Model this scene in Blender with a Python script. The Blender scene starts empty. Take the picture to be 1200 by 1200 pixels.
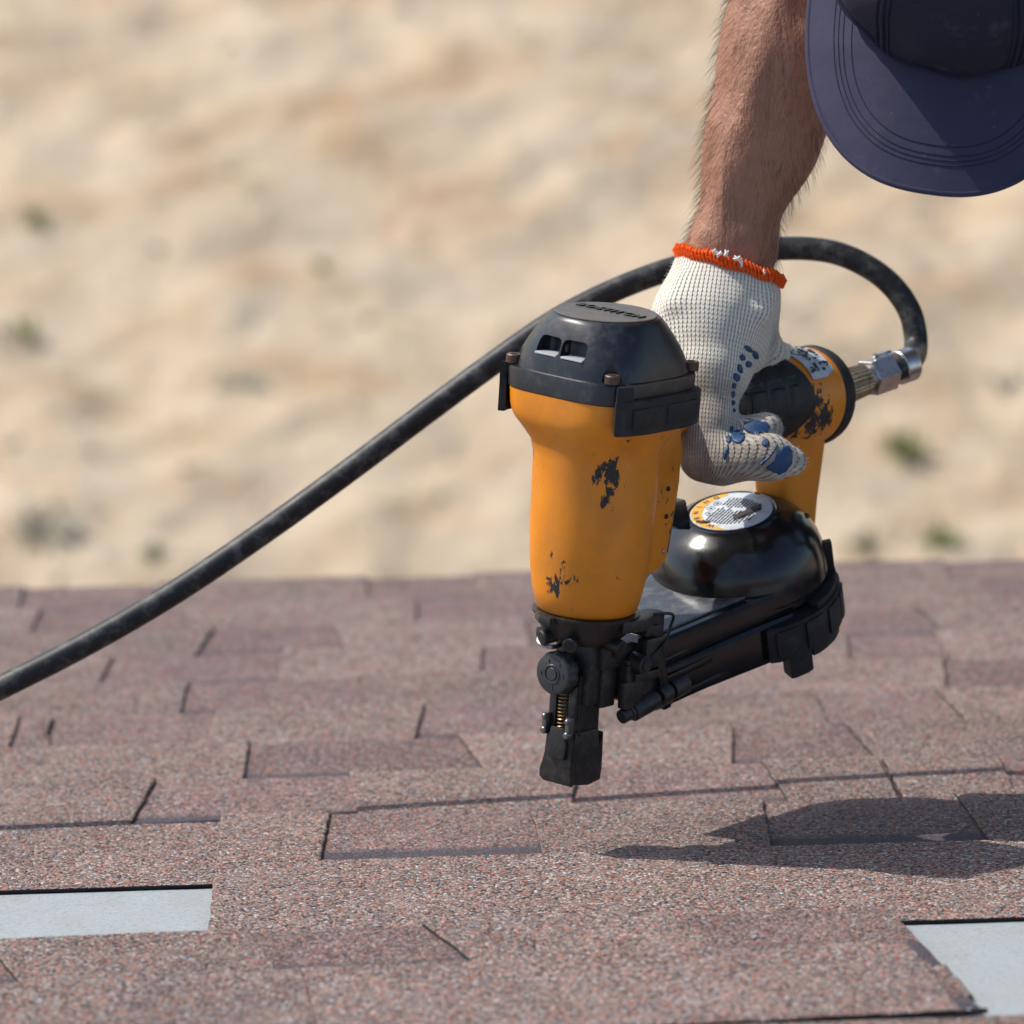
import bpy, bmesh, math, random
import numpy as np
from mathutils import Vector, Matrix
from mathutils.bvhtree import BVHTree

random.seed(7); rng = np.random.default_rng(11)
R = math.radians
scene = bpy.context.scene
COL = scene.collection

# ------------------------------------------------------------------ camera
# "roof frame": x right, y down the slope (away from the camera), z normal to the roof;
# W turns it into the world, where the roof falls away from the camera by THETA.
THETA = R(20.0)
W = Matrix.Translation((0, 0, 3.3)) @ Matrix.Rotation(-THETA, 4, 'X')
F_PX = 6200.0                       # focal length in pixels of the 1200 px photograph
G0, DIST = 0.175, 3.0               # grazing angle and distance at the nailing spot
PITCH, ROLL = G0 - 398.0 / F_PX, 0.026
_f = Vector((0, math.cos(PITCH), -math.sin(PITCH)))
_u0 = Vector((0, math.sin(PITCH), math.cos(PITCH)))
_x0 = Vector((1, 0, 0))
CR = _x0 * math.cos(ROLL) - _u0 * math.sin(ROLL)
CU = _x0 * math.sin(ROLL) + _u0 * math.cos(ROLL)
def ray(px, py):
    return (_f * F_PX + CR * (px - 600) - CU * (py - 600)).normalized()
CAM = -ray(672, 998) * DIST
def P(px, py, y):                   # point of the roof frame seen at a pixel, at depth y
    d = ray(px, py); return CAM + d * ((y - CAM.y) / d.y)
def PZ(px, py, z=0.0):              # ... lying at height z above the roof
    d = ray(px, py); return CAM + d * ((z - CAM.z) / d.z)

cam = bpy.data.cameras.new('camera'); camo = bpy.data.objects.new('camera', cam); COL.objects.link(camo)
m = Matrix((CR, CU, -_f)).transposed().to_4x4(); m.translation = CAM
camo.matrix_world = W @ m
cam.sensor_width = 24.0; cam.lens = 24.0 * F_PX / 1200.0
cam.clip_start = 0.05; cam.clip_end = 2000
cam.dof.use_dof = True; cam.dof.focus_distance = 2.94; cam.dof.aperture_fstop = 6.3
scene.camera = camo

# ------------------------------------------------------------------ light
SUN = (W.to_3x3() @ Vector((-0.67, 0.04, 1.0))).normalized()
elev = math.asin(SUN.z); azim = math.atan2(SUN.x, SUN.y)
world = bpy.data.worlds.new('World'); scene.world = world; world.use_nodes = True
nt = world.node_tree; bg = nt.nodes['Background']
sky = nt.nodes.new('ShaderNodeTexSky'); sky.sky_type = 'NISHITA'; sky.sun_disc = False
sky.sun_elevation = elev; sky.sun_rotation = azim; sky.air_density = 1.0; sky.dust_density = 1.5
nt.links.new(sky.outputs[0], bg.inputs[0]); bg.inputs[1].default_value = 0.13
sl = bpy.data.lights.new('sun', 'SUN'); sl.energy = 3.4; sl.angle = R(0.55); sl.color = (1.0, 0.95, 0.87)
so = bpy.data.objects.new('sun', sl); COL.objects.link(so)
so.rotation_euler = SUN.to_track_quat('Z', 'Y').to_euler(); so.location = (-6, 4, 12)
vs = scene.view_settings
vs.view_transform = 'Standard'; vs.look = 'None'; vs.gamma = 1.0; vs.exposure = 0.55; vs.use_curve_mapping = False

# ------------------------------------------------------------------ material helpers
class NT:
    def __init__(s, name):
        s.m = bpy.data.materials.new(name); s.m.use_nodes = True
        s.t = s.m.node_tree; s.b = s.t.nodes['Principled BSDF']
    def n(s, typ, **kw):
        nd = s.t.nodes.new('ShaderNode' + typ)
        for k, v in kw.items():
            if k in nd.inputs.keys(): nd.inputs[k].default_value = v
            else: setattr(nd, k, v)
        return nd
    def l(s, a, b): s.t.links.new(a, b)
    def val(s, x, sock):
        if hasattr(x, 'links') or isinstance(x, bpy.types.NodeSocket): s.l(x, sock)
        else: sock.default_value = x
    def math(s, op, a, b=0.0, c=0.0, clamp=False):
        nd = s.n('Math', operation=op); nd.use_clamp = clamp
        for i, x in enumerate((a, b, c)): s.val(x, nd.inputs[i])
        return nd.outputs[0]
    def noise(s, scale, detail=4, rough=0.55, vec=None, dist=0.0):
        nd = s.n('TexNoise', Scale=scale, Detail=detail, Roughness=rough, Distortion=dist)
        s.l(vec or s.obj(), nd.inputs['Vector']); return nd.outputs['Fac']
    def obj(s):
        if not hasattr(s, '_tc'): s._tc = s.n('TexCoord')
        return s._tc.outputs['Object']
    def ramp(s, fac, stops, interp='LINEAR'):
        nd = s.n('ValToRGB'); cr = nd.color_ramp; cr.interpolation = interp
        while len(cr.elements) < len(stops): cr.elements.new(0.5)
        for e, (p, c) in zip(cr.elements, stops):
            e.position = p; e.color = (*c, 1) if len(c) == 3 else c
        s.l(fac, nd.inputs[0]); return nd.outputs[0]
    def mix(s, fac, a, b, blend='MIX'):
        nd = s.n('Mix', data_type='RGBA', blend_type=blend)
        s.val(fac, nd.inputs[0])
        for x, sk in ((a, nd.inputs[6]), (b, nd.inputs[7])):
            if isinstance(x, tuple): sk.default_value = (*x, 1)
            else: s.l(x, sk)
        return nd.outputs[2]
    def bump(s, h, strength=0.3, dist=0.001, prev=None):
        nd = s.n('Bump', Strength=strength, Distance=dist); s.l(h, nd.inputs['Height'])
        if prev: s.l(prev, nd.inputs['Normal'])
        return nd.outputs[0]
    def out(s, color=None, rough=None, metal=None, normal=None, spec=None):
        for x, k in ((color, 'Base Color'), (rough, 'Roughness'), (metal, 'Metallic'), (spec, 'Specular IOR Level')):
            if x is None: continue
            if isinstance(x, tuple): s.b.inputs[k].default_value = (*x, 1)
            else: s.val(x, s.b.inputs[k])
        if normal: s.l(normal, s.b.inputs['Normal'])
        return s.m
BLK = (0, 0, 0); WHT = (1, 1, 1)

def mat_shingle(name, tint=(1, 1, 1), band=False):
    a = NT(name); o = a.obj()
    v = a.n('TexVoronoi', Scale=700.0, Randomness=1.0); a.l(o, v.inputs['Vector'])
    rnd = a.n('SeparateColor'); a.l(v.outputs['Color'], rnd.inputs[0])
    c = a.ramp(rnd.outputs[0], [(0.0, (.018, .017, .02)), (.13, (.05, .042, .045)), (.28, (.135, .092, .085)),
        (.44, (.185, .135, .122)), (.58, (.35, .120, .080)), (.66, (.23, .18, .155)), (.77, (.14, .145, .17)),
        (.89, (.31, .255, .215)), (.955, (.40, .41, .44))], 'CONSTANT')
    oi = a.n('ObjectInfo')
    big = a.noise(9.0, 3, .6)
    k = a.math('ADD', a.math('MULTIPLY', oi.outputs['Random'], .30), a.math('MULTIPLY', big, .5))
    k = a.math('ADD', k, .62)
    g = a.n('CombineColor'); 
    for i in range(3): a.l(a.math('MULTIPLY', k, tint[i]), g.inputs[i])
    c = a.mix(1.0, c, g.outputs[0], 'MULTIPLY')
    dust = a.math('MULTIPLY', a.ramp(a.noise(26, 4, .65), [(.50, BLK), (.72, WHT)]), .22)
    c = a.mix(dust, c, (.36, .27, .215))
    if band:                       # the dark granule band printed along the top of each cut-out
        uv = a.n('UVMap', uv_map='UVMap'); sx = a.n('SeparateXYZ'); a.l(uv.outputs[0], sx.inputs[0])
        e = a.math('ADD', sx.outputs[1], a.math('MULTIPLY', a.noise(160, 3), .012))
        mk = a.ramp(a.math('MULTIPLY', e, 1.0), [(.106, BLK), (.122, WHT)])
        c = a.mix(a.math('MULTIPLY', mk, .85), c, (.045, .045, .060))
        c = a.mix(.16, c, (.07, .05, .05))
    h = a.math('ADD', a.math('MULTIPLY', v.outputs['Distance'], -1.0), a.math('MULTIPLY', rnd.outputs[1], .5))
    nb = a.bump(h, .75, .0011)
    nb = a.bump(a.noise(14, 2), .35, .008, nb)
    return a.out(c, .88, 0.0, nb, .25)

def mat_plain(name, col, rough=.5, metal=0.0, nscale=300.0, bump=.15, var=.25, spec=.5, dirt=None, dscale=40, damt=.5):
    a = NT(name)
    n1 = a.noise(nscale * .12, 6, .6)
    c = a.mix(a.math('MULTIPLY', n1, var * 2), tuple(col), tuple(x * .55 for x in col))
    if dirt:
        mk = a.math('MULTIPLY', a.ramp(a.noise(dscale, 5, .68), [(.50, BLK), (.64, WHT)]), damt)
        c = a.mix(mk, c, tuple(dirt))
    r = a.math('ADD', a.math('MULTIPLY', a.noise(nscale * .2, 5), .25), rough - .12, clamp=True)
    return a.out(c, r, metal, a.bump(a.noise(nscale, 5), bump, .0004), spec)

def mat_orange(name, chips=0.62, cscale=60.0, spots=()):
    a = NT(name); o = a.obj()
    mp = a.n('Mapping'); a.l(o, mp.inputs[0]); mp.inputs['Scale'].default_value = (1, 1, .55)
    n1 = a.noise(cscale, 6, .72, mp.outputs[0], .4); n0 = a.noise(17.0, 3, .5)
    field = a.math('ADD', a.math('MULTIPLY', n1, .7), a.math('MULTIPLY', n0, .42))
    for c_, rad, amt in spots:                       # knocks at known places
        vd = a.n('VectorMath', operation='DISTANCE'); a.l(o, vd.inputs[0]); vd.inputs[1].default_value = c_
        field = a.math('ADD', field, a.math('MULTIPLY', a.math('SUBTRACT', 1.0, a.math('DIVIDE', vd.outputs['Value'], rad), clamp=True), amt))
    chip = a.ramp(field, [(chips, BLK), (chips + .012, WHT)])
    fine = a.ramp(a.noise(420, 3, .6, mp.outputs[0]), [(.665, BLK), (.69, WHT)])
    grime = a.ramp(a.noise(34, 7, .65), [(.42, BLK), (.74, WHT)])
    c = a.mix(a.noise(12, 4), (.76, .255, .006), (.66, .205, .005))
    c = a.mix(a.math('MULTIPLY', grime, .45), c, (.33, .13, .03))
    c = a.mix(a.math('MULTIPLY', fine, .55), c, (.30, .22, .15))
    mp3 = a.n('Mapping'); a.l(o, mp3.inputs[0]); mp3.inputs['Scale'].default_value = (1, 1, 22); mp3.inputs['Rotation'].default_value = (.12, .1, 0)
    scr = a.math('MULTIPLY', a.ramp(a.noise(60, 4, .6, mp3.outputs[0]), [(.60, BLK), (.70, WHT)]), a.ramp(a.noise(30, 4), [(.48, BLK), (.62, WHT)]))
    c = a.mix(a.math('MULTIPLY', scr, .4), c, (.36, .20, .08))
    c = a.mix(chip, c, (.022, .019, .018))
    r = a.math('ADD', a.math('MULTIPLY', a.noise(90, 6), .28), .26)
    r = a.math('ADD', r, a.math('MULTIPLY', chip, .25))
    hb = a.math('SUBTRACT', a.math('MULTIPLY', a.noise(700, 3), .12), chip)
    return a.out(c, r, 0.0, a.bump(hb, .35, .0004), .5)

M = {}
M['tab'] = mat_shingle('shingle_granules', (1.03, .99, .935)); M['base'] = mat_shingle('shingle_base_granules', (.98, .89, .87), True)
M['cut'] = mat_plain('asphalt_cut_edge', (.012, .012, .013), .8, 0, 500, .4)
M['orange'] = mat_orange('orange_enamel', .672, 95, (((-.0226, -.027, .184), .013, .17), ((-.0235, -.0262, .165), .010, .15), ((-.020, -.029, .172), .012, .12), ((-.0325, .0, .113), .010, .15), ((-.028, -.021, .176), .008, .12), ((-.010, -.034, .178), .012, .11)))
M['orange_worn'] = mat_orange('orange_enamel_worn', .675, 190, (((.168, -.024, .186), .024, .15), ((.175, -.021, .205), .013, .14), ((.180, -.027, .190), .014, .11)))
M['orange_post'] = mat_orange('orange_enamel_post', .70, 90)
M['blackcap'] = mat_plain('black_cap_enamel', (.012, .014, .019), .34, 0, 900, .12, .2, .5, (.075, .07, .065), 90, .35)
M['captop'] = mat_plain('scuffed_cap_top', (.07, .06, .052), .42, 0, 900, .12, .2, .5, (.11, .095, .08), 50, .5)
M['gloss'] = mat_plain('glossy_black_plastic', (.008, .0085, .010), .17, 0, 400, .04, .15, .5, (.035, .034, .034), 60, .25)
M['rubber'] = mat_plain('black_rubber', (.016, .016, .017), .62, 0, 700, .25, .25, .35, (.06, .054, .048), 70, .4)
M['grip'] = mat_plain('grip_rubber', (.011, .012, .013), .5, 0, 900, .3, .25, .4, (.035, .033, .03), 80, .4)
M['iron'] = mat_plain('blackened_steel', (.024, .023, .023), .42, .25, 500, .3, .3, .5, (.085, .066, .05), 120, .45)
M['steel'] = mat_plain('bright_steel', (.62, .60, .57), .30, 1.0, 500, .15, .3, .5, (.30, .25, .20), 200, .6)
M['brass'] = mat_plain('dirty_brass', (.42, .33, .20), .42, .9, 500, .3, .3, .5, (.12, .09, .06), 260, .7)
M['bolt'] = mat_plain('rusty_bolt', (.10, .065, .05), .5, .6, 600, .3, .3, .5, (.2, .09, .05), 200, .5)
M['hose'] = mat_plain('hose_rubber', (.012, .0125, .014), .48, 0, 500, .2, .25, .4, (.13, .125, .12), 95, .45)
M['spring'] = mat_plain('spring_brass', (.34, .25, .12), .4, .8)
M['navy'] = None
M['print_dark'] = mat_plain('dark_print', (.03, .03, .035), .6, 0, 300, .05)
M['sticker_white'] = mat_plain('sticker_white', (.55, .60, .64), .4, 0, 300, .05, .12, .5, (.2, .2, .2), 150, .4)
M['sticker_yellow'] = mat_plain('sticker_yellow', (.72, .36, .04), .4, 0, 300, .05, .15, .5, (.2, .12, .03), 150, .4)
M['mud'] = mat_plain('dried_grime', (.045, .038, .034), .8, 0, 500, .6, .3)
M['blue'] = mat_plain('blue_grip_coating', (.010, .055, .15), .5, 0, 500, .35, .3, .4, (.05, .07, .10), 150, .5)
M['orange_thread'] = mat_plain('orange_thread', (.85, .11, .012), .85, 0, 500, .6, .2, .2)
M['white_thread'] = mat_plain('white_thread', (.78, .77, .72), .85, 0, 500, .5, .1, .2)
M['wood'] = mat_plain('sawn_board', (.34, .22, .12), .75, 0, 120, .4, .3, .3)
M['plaster'] = mat_plain('cream_render', (.52, .47, .38), .85, 0, 200, .5, .15, .2)
M['denim'] = mat_plain('dark_work_trousers', (.035, .04, .05), .85, 0, 600, .5, .3, .2)
M['shirt'] = mat_plain('grey_work_shirt', (.12, .13, .15), .85, 0, 600, .5, .3, .2)
M['leather'] = mat_plain('brown_boot_leather', (.07, .045, .03), .6, 0, 300, .4, .3)
M['hair'] = mat_plain('dark_hair', (.03, .018, .011), .5, 0, 600, .5)
M['fuzz'] = mat_plain('cotton_fuzz', (.72, .68, .58), .9, 0, 300, .1, .1, .1)
M['armhair'] = mat_plain('arm_hair', (.035, .020, .012), .5, 0, 600, .1)
M['eye'] = mat_plain('eye_white', (.7, .68, .64), .2, 0, 300, .02, .1)
M['iris'] = mat_plain('iris_brown', (.06, .03, .015), .2, 0, 300, .02, .1)
def _under():
    a = NT('grey_underlayment')
    sp = a.ramp(a.noise(520, 3, .6), [(.30, (.12, .13, .14)), (.40, (.27, .30, .31)), (.66, (.32, .35, .36)), (.78, (.42, .44, .45))])
    c = a.mix(a.math('MULTIPLY', a.noise(16, 5), .45), sp, (.24, .265, .275))
    dst = a.math('MULTIPLY', a.ramp(a.noise(22, 6, .7), [(.46, BLK), (.72, WHT)]), .5)
    c = a.mix(dst, c, (.27, .245, .22))
    gr = a.ramp(a.noise(900, 2, .5), [(.70, BLK), (.73, WHT)])
    c = a.mix(a.math('MULTIPLY', gr, .7), c, (.10, .08, .075))
    return a.out(c, .75, 0.0, a.bump(a.noise(500, 3), .5, .0008, a.bump(a.noise(25, 3), .4, .004)), .3)
M['under'] = _under()
def _navy(nm='navy_twill', c0=(.044, .041, .078)):
    a = NT(nm); o = a.obj()
    wv = a.n('TexWave', Scale=900.0, Distortion=.4); wv.wave_type = 'BANDS'; wv.bands_direction = 'DIAGONAL'; a.l(o, wv.inputs['Vector'])
    c = a.mix(a.noise(60, 5), c0, tuple(x * .7 for x in c0))
    lint = a.ramp(a.noise(380, 2, .5), [(.76, BLK), (.80, WHT)])
    dust = a.math('MULTIPLY', a.ramp(a.noise(48, 7, .7), [(.58, BLK), (.75, WHT)]), .16)
    c = a.mix(dust, c, (.25, .24, .26)); c = a.mix(a.math('MULTIPLY', lint, .35), c, (.35, .34, .36))
    return a.out(c, .78, 0.0, a.bump(wv.outputs['Fac'], .22, .0003, a.bump(a.noise(45, 5), .3, .003)), .25)
M['navy'] = _navy(); M['navy_shaded'] = _navy('shaded_navy_twill', (.016, .017, .034))  # second twill for the crown, its shade put into the colour
M['thread_dark'] = mat_plain('dark_stitching', (.022, .022, .044), .85, 0, 500, .3, .2, .2)
def _skin():
    a = NT('tanned_skin')
    c = a.mix(a.noise(38, 6, .6), (.37, .18, .110), (.24, .105, .064))
    c = a.mix(a.math('MULTIPLY', a.ramp(a.noise(210, 5, .7), [(.50, BLK), (.72, WHT)]), .4), c, (.19, .08, .05))
    mp = a.n('Mapping'); a.l(a.obj(), mp.inputs[0]); mp.inputs['Scale'].default_value = (1, 1, .35)
    cr = a.n('TexVoronoi', Scale=520.0, feature='DISTANCE_TO_EDGE'); a.l(mp.outputs[0], cr.inputs['Vector'])
    h = a.math('ADD', a.math('MULTIPLY', cr.outputs['Distance'], .9), a.math('MULTIPLY', a.noise(900, 4), .6))
    mp2 = a.n('Mapping'); a.l(a.obj(), mp2.inputs[0]); mp2.inputs['Scale'].default_value = (1, 1, .28)
    nb = a.bump(a.noise(46, 3, .5, mp2.outputs[0], .8), .55, .009)      # tendons and veins
    nb = a.bump(h, .6, .0011, a.bump(a.noise(75, 5, .6), .55, .003, nb))
    return a.out(c, .45, 0.0, nb, .4)
M['skin'] = _skin()
def _knit():
    a = NT('white_knit_cotton')
    uv = a.n('UVMap', uv_map='UVMap'); s = a.n('SeparateXYZ'); a.l(uv.outputs[0], s.inputs[0])
    wob = a.math('MULTIPLY', a.math('SUBTRACT', a.noise(90, 3), .5), .5)
    u = a.math('ADD', s.outputs[0], wob); v = a.math('ADD', s.outputs[1], wob)
    b = a.math('ABSOLUTE', a.math('SUBTRACT', a.math('FRACT', u), .5))          # 0 at a wale's middle, .5 between wales
    st = a.math('SINE', a.math('MULTIPLY', a.math('ADD', v, a.math('MULTIPLY', b, 1.1)), 6.2832))
    gap = a.ramp(b, [(.27, BLK), (.46, WHT)]); mid = a.ramp(b, [(.0, WHT), (.10, BLK)])
    low = a.ramp(st, [(0.0, WHT), (.35, BLK)])          # st<0 side
    low2 = a.math('SUBTRACT', 1.0, a.math('ADD', a.math('MULTIPLY', st, .5), .5))
    hole = a.math('MULTIPLY', gap, a.ramp(low2, [(.45, BLK), (.85, WHT)]))
    h = a.math('SUBTRACT', a.math('MULTIPLY', a.math('SUBTRACT', 1.0, gap), .9), a.math('MULTIPLY', low2, .16))
    h = a.math('SUBTRACT', h, a.math('MULTIPLY', hole, .7))
    dirtn = a.noise(32, 7, .65)
    sep = a.n('SeparateXYZ'); at = a.n('Attribute', attribute_name='soil_shade'); 
    dirt = a.math('MULTIPLY', a.ramp(a.math('ADD', dirtn, at.outputs['Fac']), [(.50, BLK), (.86, WHT)]), .8)
    c = a.mix(a.noise(260, 4), (.78, .735, .63), (.60, .555, .46))
    c = a.mix(dirt, c, (.17, .135, .115))  # real soil plus the painted shade of the fingers
    c = a.mix(a.math('MULTIPLY', hole, .55), c, (.17, .145, .13))
    fz = a.bump(a.noise(1500, 4, .7), .5, .0004)
    a.b.inputs['Sheen Weight'].default_value = .15
    return a.out(c, .92, 0.0, a.bump(h, .9, .0011, fz), .15)
M['knit'] = _knit()
def _sand():
    a = NT('dry_sandy_soil')
    n1 = a.noise(1.9, 8, .68); n2 = a.noise(5.0, 6, .65); n3 = a.noise(28, 5, .6)
    c = a.ramp(n1, [(.30, (.42, .275, .155)), (.44, (.54, .415, .275)), (.56, (.62, .50, .355)), (.70, (.55, .465, .36))])
    c = a.mix(a.ramp(n2, [(.42, BLK), (.68, WHT)]), c, (.64, .53, .395))
    c = a.mix(a.math('MULTIPLY', a.ramp(a.noise(2.4, 6, .6, None, .6), [(.54, BLK), (.68, WHT)]), .55), c, (.44, .26, .14))
    c = a.mix(a.math('MULTIPLY', a.ramp(a.noise(3.1, 5, .6, None, 1.0), [(.60, BLK), (.72, WHT)]), .5), c, (.34, .285, .24))
    c = a.mix(a.math('MULTIPLY', n3, .35), c, (.40, .29, .18))
    nb = a.bump(a.noise(9, 8, .65), .8, .09)
    return a.out(c, .95, 0.0, nb, .1)
M['sand'] = _sand()
def _leaf(name, col):
    a = NT(name)
    c = a.mix(a.noise(40, 3), col, tuple(x * .5 for x in col))
    tr = a.n('BsdfTranslucent'); a.l(c, tr.inputs[0]); mx = a.n('MixShader'); mx.inputs[0].default_value = .4
    a.l(a.b.outputs[0], mx.inputs[1]); a.l(tr.outputs[0], mx.inputs[2]); a.l(mx.outputs[0], a.t.nodes['Material Output'].inputs[0])
    return a.out(c, .6, 0.0, None, .3)
M['leaf'] = [_leaf('weed_green', (.30,.33,.14)), _leaf('weed_olive', (.34,.32,.19)), _leaf('weed_sage', (.46,.46,.38))]

# ------------------------------------------------------------------ object helpers
def tag(o, label=None, cat=None, group=None, kind=None):
    if label: o['label'] = label
    if cat: o['category'] = cat
    if group: o['group'] = group
    if kind: o['kind'] = kind
    return o
def empty(name, mat, label=None, cat=None, group=None):
    o = bpy.data.objects.new(name, None); COL.objects.link(o); o.matrix_world = mat
    o.empty_display_size = .05
    return tag(o, label, cat, group)
def link(name, me, mat, parent=None, matrix=None):
    o = bpy.data.objects.new(name, me); COL.objects.link(o)
    if parent: o.parent = parent
    if matrix is not None: o.matrix_local = matrix
    if mat is not None and not me.materials:
        for x in (mat if isinstance(mat, (list, tuple)) else [mat]): me.materials.append(x)
    return o
def fin(bm, sharp=35, smooth=True):
    me = bpy.data.meshes.new('m'); bmesh.ops.recalc_face_normals(bm, faces=bm.faces[:]); bm.to_mesh(me); bm.free()
    if smooth:
        me.shade_smooth(); me.set_sharp_from_angle(angle=R(sharp))
    return me
def sup(t, n):
    c, s = math.cos(t), math.sin(t)
    return (math.copysign(abs(c) ** (2 / n), c), math.copysign(abs(s) ** (2 / n), s))
def lathe(bm, prof, seg=64, mat=None):
    """prof: (radius, z[, exponent[, sx, sy[, ox, oy]]]) rings, closed at both ends"""
    mat = mat or Matrix(); rings = []
    for p in prof:
        r, z = p[0], p[1]; n = p[2] if len(p) > 2 else 2.0
        sx, sy = (p[3], p[4]) if len(p) > 4 else (1, 1); ox, oy = (p[5], p[6]) if len(p) > 6 else (0, 0)
        ring = []
        for i in range(seg):
            c, s = sup(2 * math.pi * i / seg + .0001, n)
            ring.append(bm.verts.new(mat @ Vector((ox + r * sx * c, oy + r * sy * s, z))))
        rings.append(ring)
    for a, b in zip(rings, rings[1:]):
        for i in range(seg):
            bm.faces.new((a[i], a[(i + 1) % seg], b[(i + 1) % seg], b[i]))
    bm.faces.new(rings[0][::-1]); bm.faces.new(rings[-1])
def frame(d, up=Vector((0, 0, 1))):
    d = d.normalized(); x = up.cross(d)
    if x.length < 1e-4: x = Vector((1, 0, 0)).cross(d)
    x.normalize(); y = d.cross(x); return Matrix((x, y, d)).transposed().to_4x4()
def cyl(bm, a, b, r, seg=24, r2=None, bev=.0006):
    a, b = Vector(a), Vector(b); L = (b - a).length; mt = frame(b - a); mt.translation = a
    r2 = r if r2 is None else r2; bv = min(bev, r * .4, r2 * .4, L * .3)
    lathe(bm, [(r - bv, 0), (r, bv), (r2, L - bv), (r2 - bv, L)], seg, mt)
def box(bm, c, s, mat=None, bev=.001, seg=2):
    mt = (mat or Matrix()) @ Matrix.Translation(Vector(c)) @ Matrix.Diagonal((s[0], s[1], s[2], 1))
    g = bmesh.ops.create_cube(bm, size=1.0, matrix=mt)
    if bev:
        es = list({e for v in g['verts'] for e in v.link_edges})
        bmesh.ops.bevel(bm, geom=es, offset=bev, segments=seg, profile=.6, affect='EDGES', clamp_overlap=True)
def prism(bm, pts, z0, z1, mat=None, bev=.0008, axis='Z'):
    mt = mat or Matrix()
    def tr(p, z):
        q = {'Z': (p[0], p[1], z), 'Y': (p[0], z, p[1]), 'X': (z, p[0], p[1])}[axis]
        return mt @ Vector(q)
    a = [bm.verts.new(tr(p, z0)) for p in pts]; b = [bm.verts.new(tr(p, z1)) for p in pts]
    fs = [bm.faces.new(a[::-1]), bm.faces.new(b)]
    n = len(pts)
    for i in range(n): fs.append(bm.faces.new((a[i], a[(i + 1) % n], b[(i + 1) % n], b[i])))
    if bev:
        es = list({e for f in fs[:2] for e in f.edges})
        bmesh.ops.bevel(bm, geom=es, offset=bev, segments=2, profile=.6, affect='EDGES', clamp_overlap=True)
def catmull(pts, n=12):
    pts = [Vector(p) for p in pts]; q = [pts[0] * 2 - pts[1]] + pts + [pts[-1] * 2 - pts[-2]]; out = []
    for i in range(1, len(q) - 2):
        for k in range(n):
            t = k / n; a, b, c, d = q[i - 1], q[i], q[i + 1], q[i + 2]
            out.append(.5 * ((2 * b) + (c - a) * t + (2 * a - 5 * b + 4 * c - d) * t * t + (3 * b - a - 3 * c + d) * t ** 3))
    out.append(pts[-1]); return out
def tube(bm, path, r, seg=16, closed=False):
    path = [Vector(p) for p in path]; n = len(path); rings = []; ref = None
    for i, p in enumerate(path):
        d = (path[(i + 1) % n] - path[i - 1]) if closed else (path[min(i + 1, n - 1)] - path[max(i - 1, 0)])
        d.normalize()
        if ref is None: ref = d.orthogonal().normalized()
        ref = (ref - d * ref.dot(d)).normalized(); y = d.cross(ref)
        rr = r(i / (n - 1)) if callable(r) else r
        rings.append([bm.verts.new(p + (ref * math.cos(2 * math.pi * k / seg) + y * math.sin(2 * math.pi * k / seg)) * rr) for k in range(seg)])
    prs = list(zip(rings, rings[1:])) + ([(rings[-1], rings[0])] if closed else [])
    for a, b in prs:
        sh = 0
        if closed and a is rings[-1]:
            sh = min(range(seg), key=lambda s: (a[0].co - b[s].co).length)
        for k in range(seg): bm.faces.new((a[k], a[(k + 1) % seg], b[(k + 1 + sh) % seg], b[(k + sh) % seg]))
    if not closed: bm.faces.new(rings[0][::-1]); bm.faces.new(rings[-1])
def ball(bm, c, r, seg=12):
    rx = r if isinstance(r, (tuple, list)) else (r, r, r)
    bmesh.ops.create_uvsphere(bm, u_segments=seg, v_segments=max(6, seg // 2), radius=1,
        matrix=Matrix.Translation(Vector(c)) @ Matrix.Diagonal((*rx, 1)))
def part(name, build, mat, parent, sharp=35, matrix=None):
    bm = bmesh.new(); build(bm); return link(name, fin(bm, sharp), mat, parent, matrix)

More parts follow.
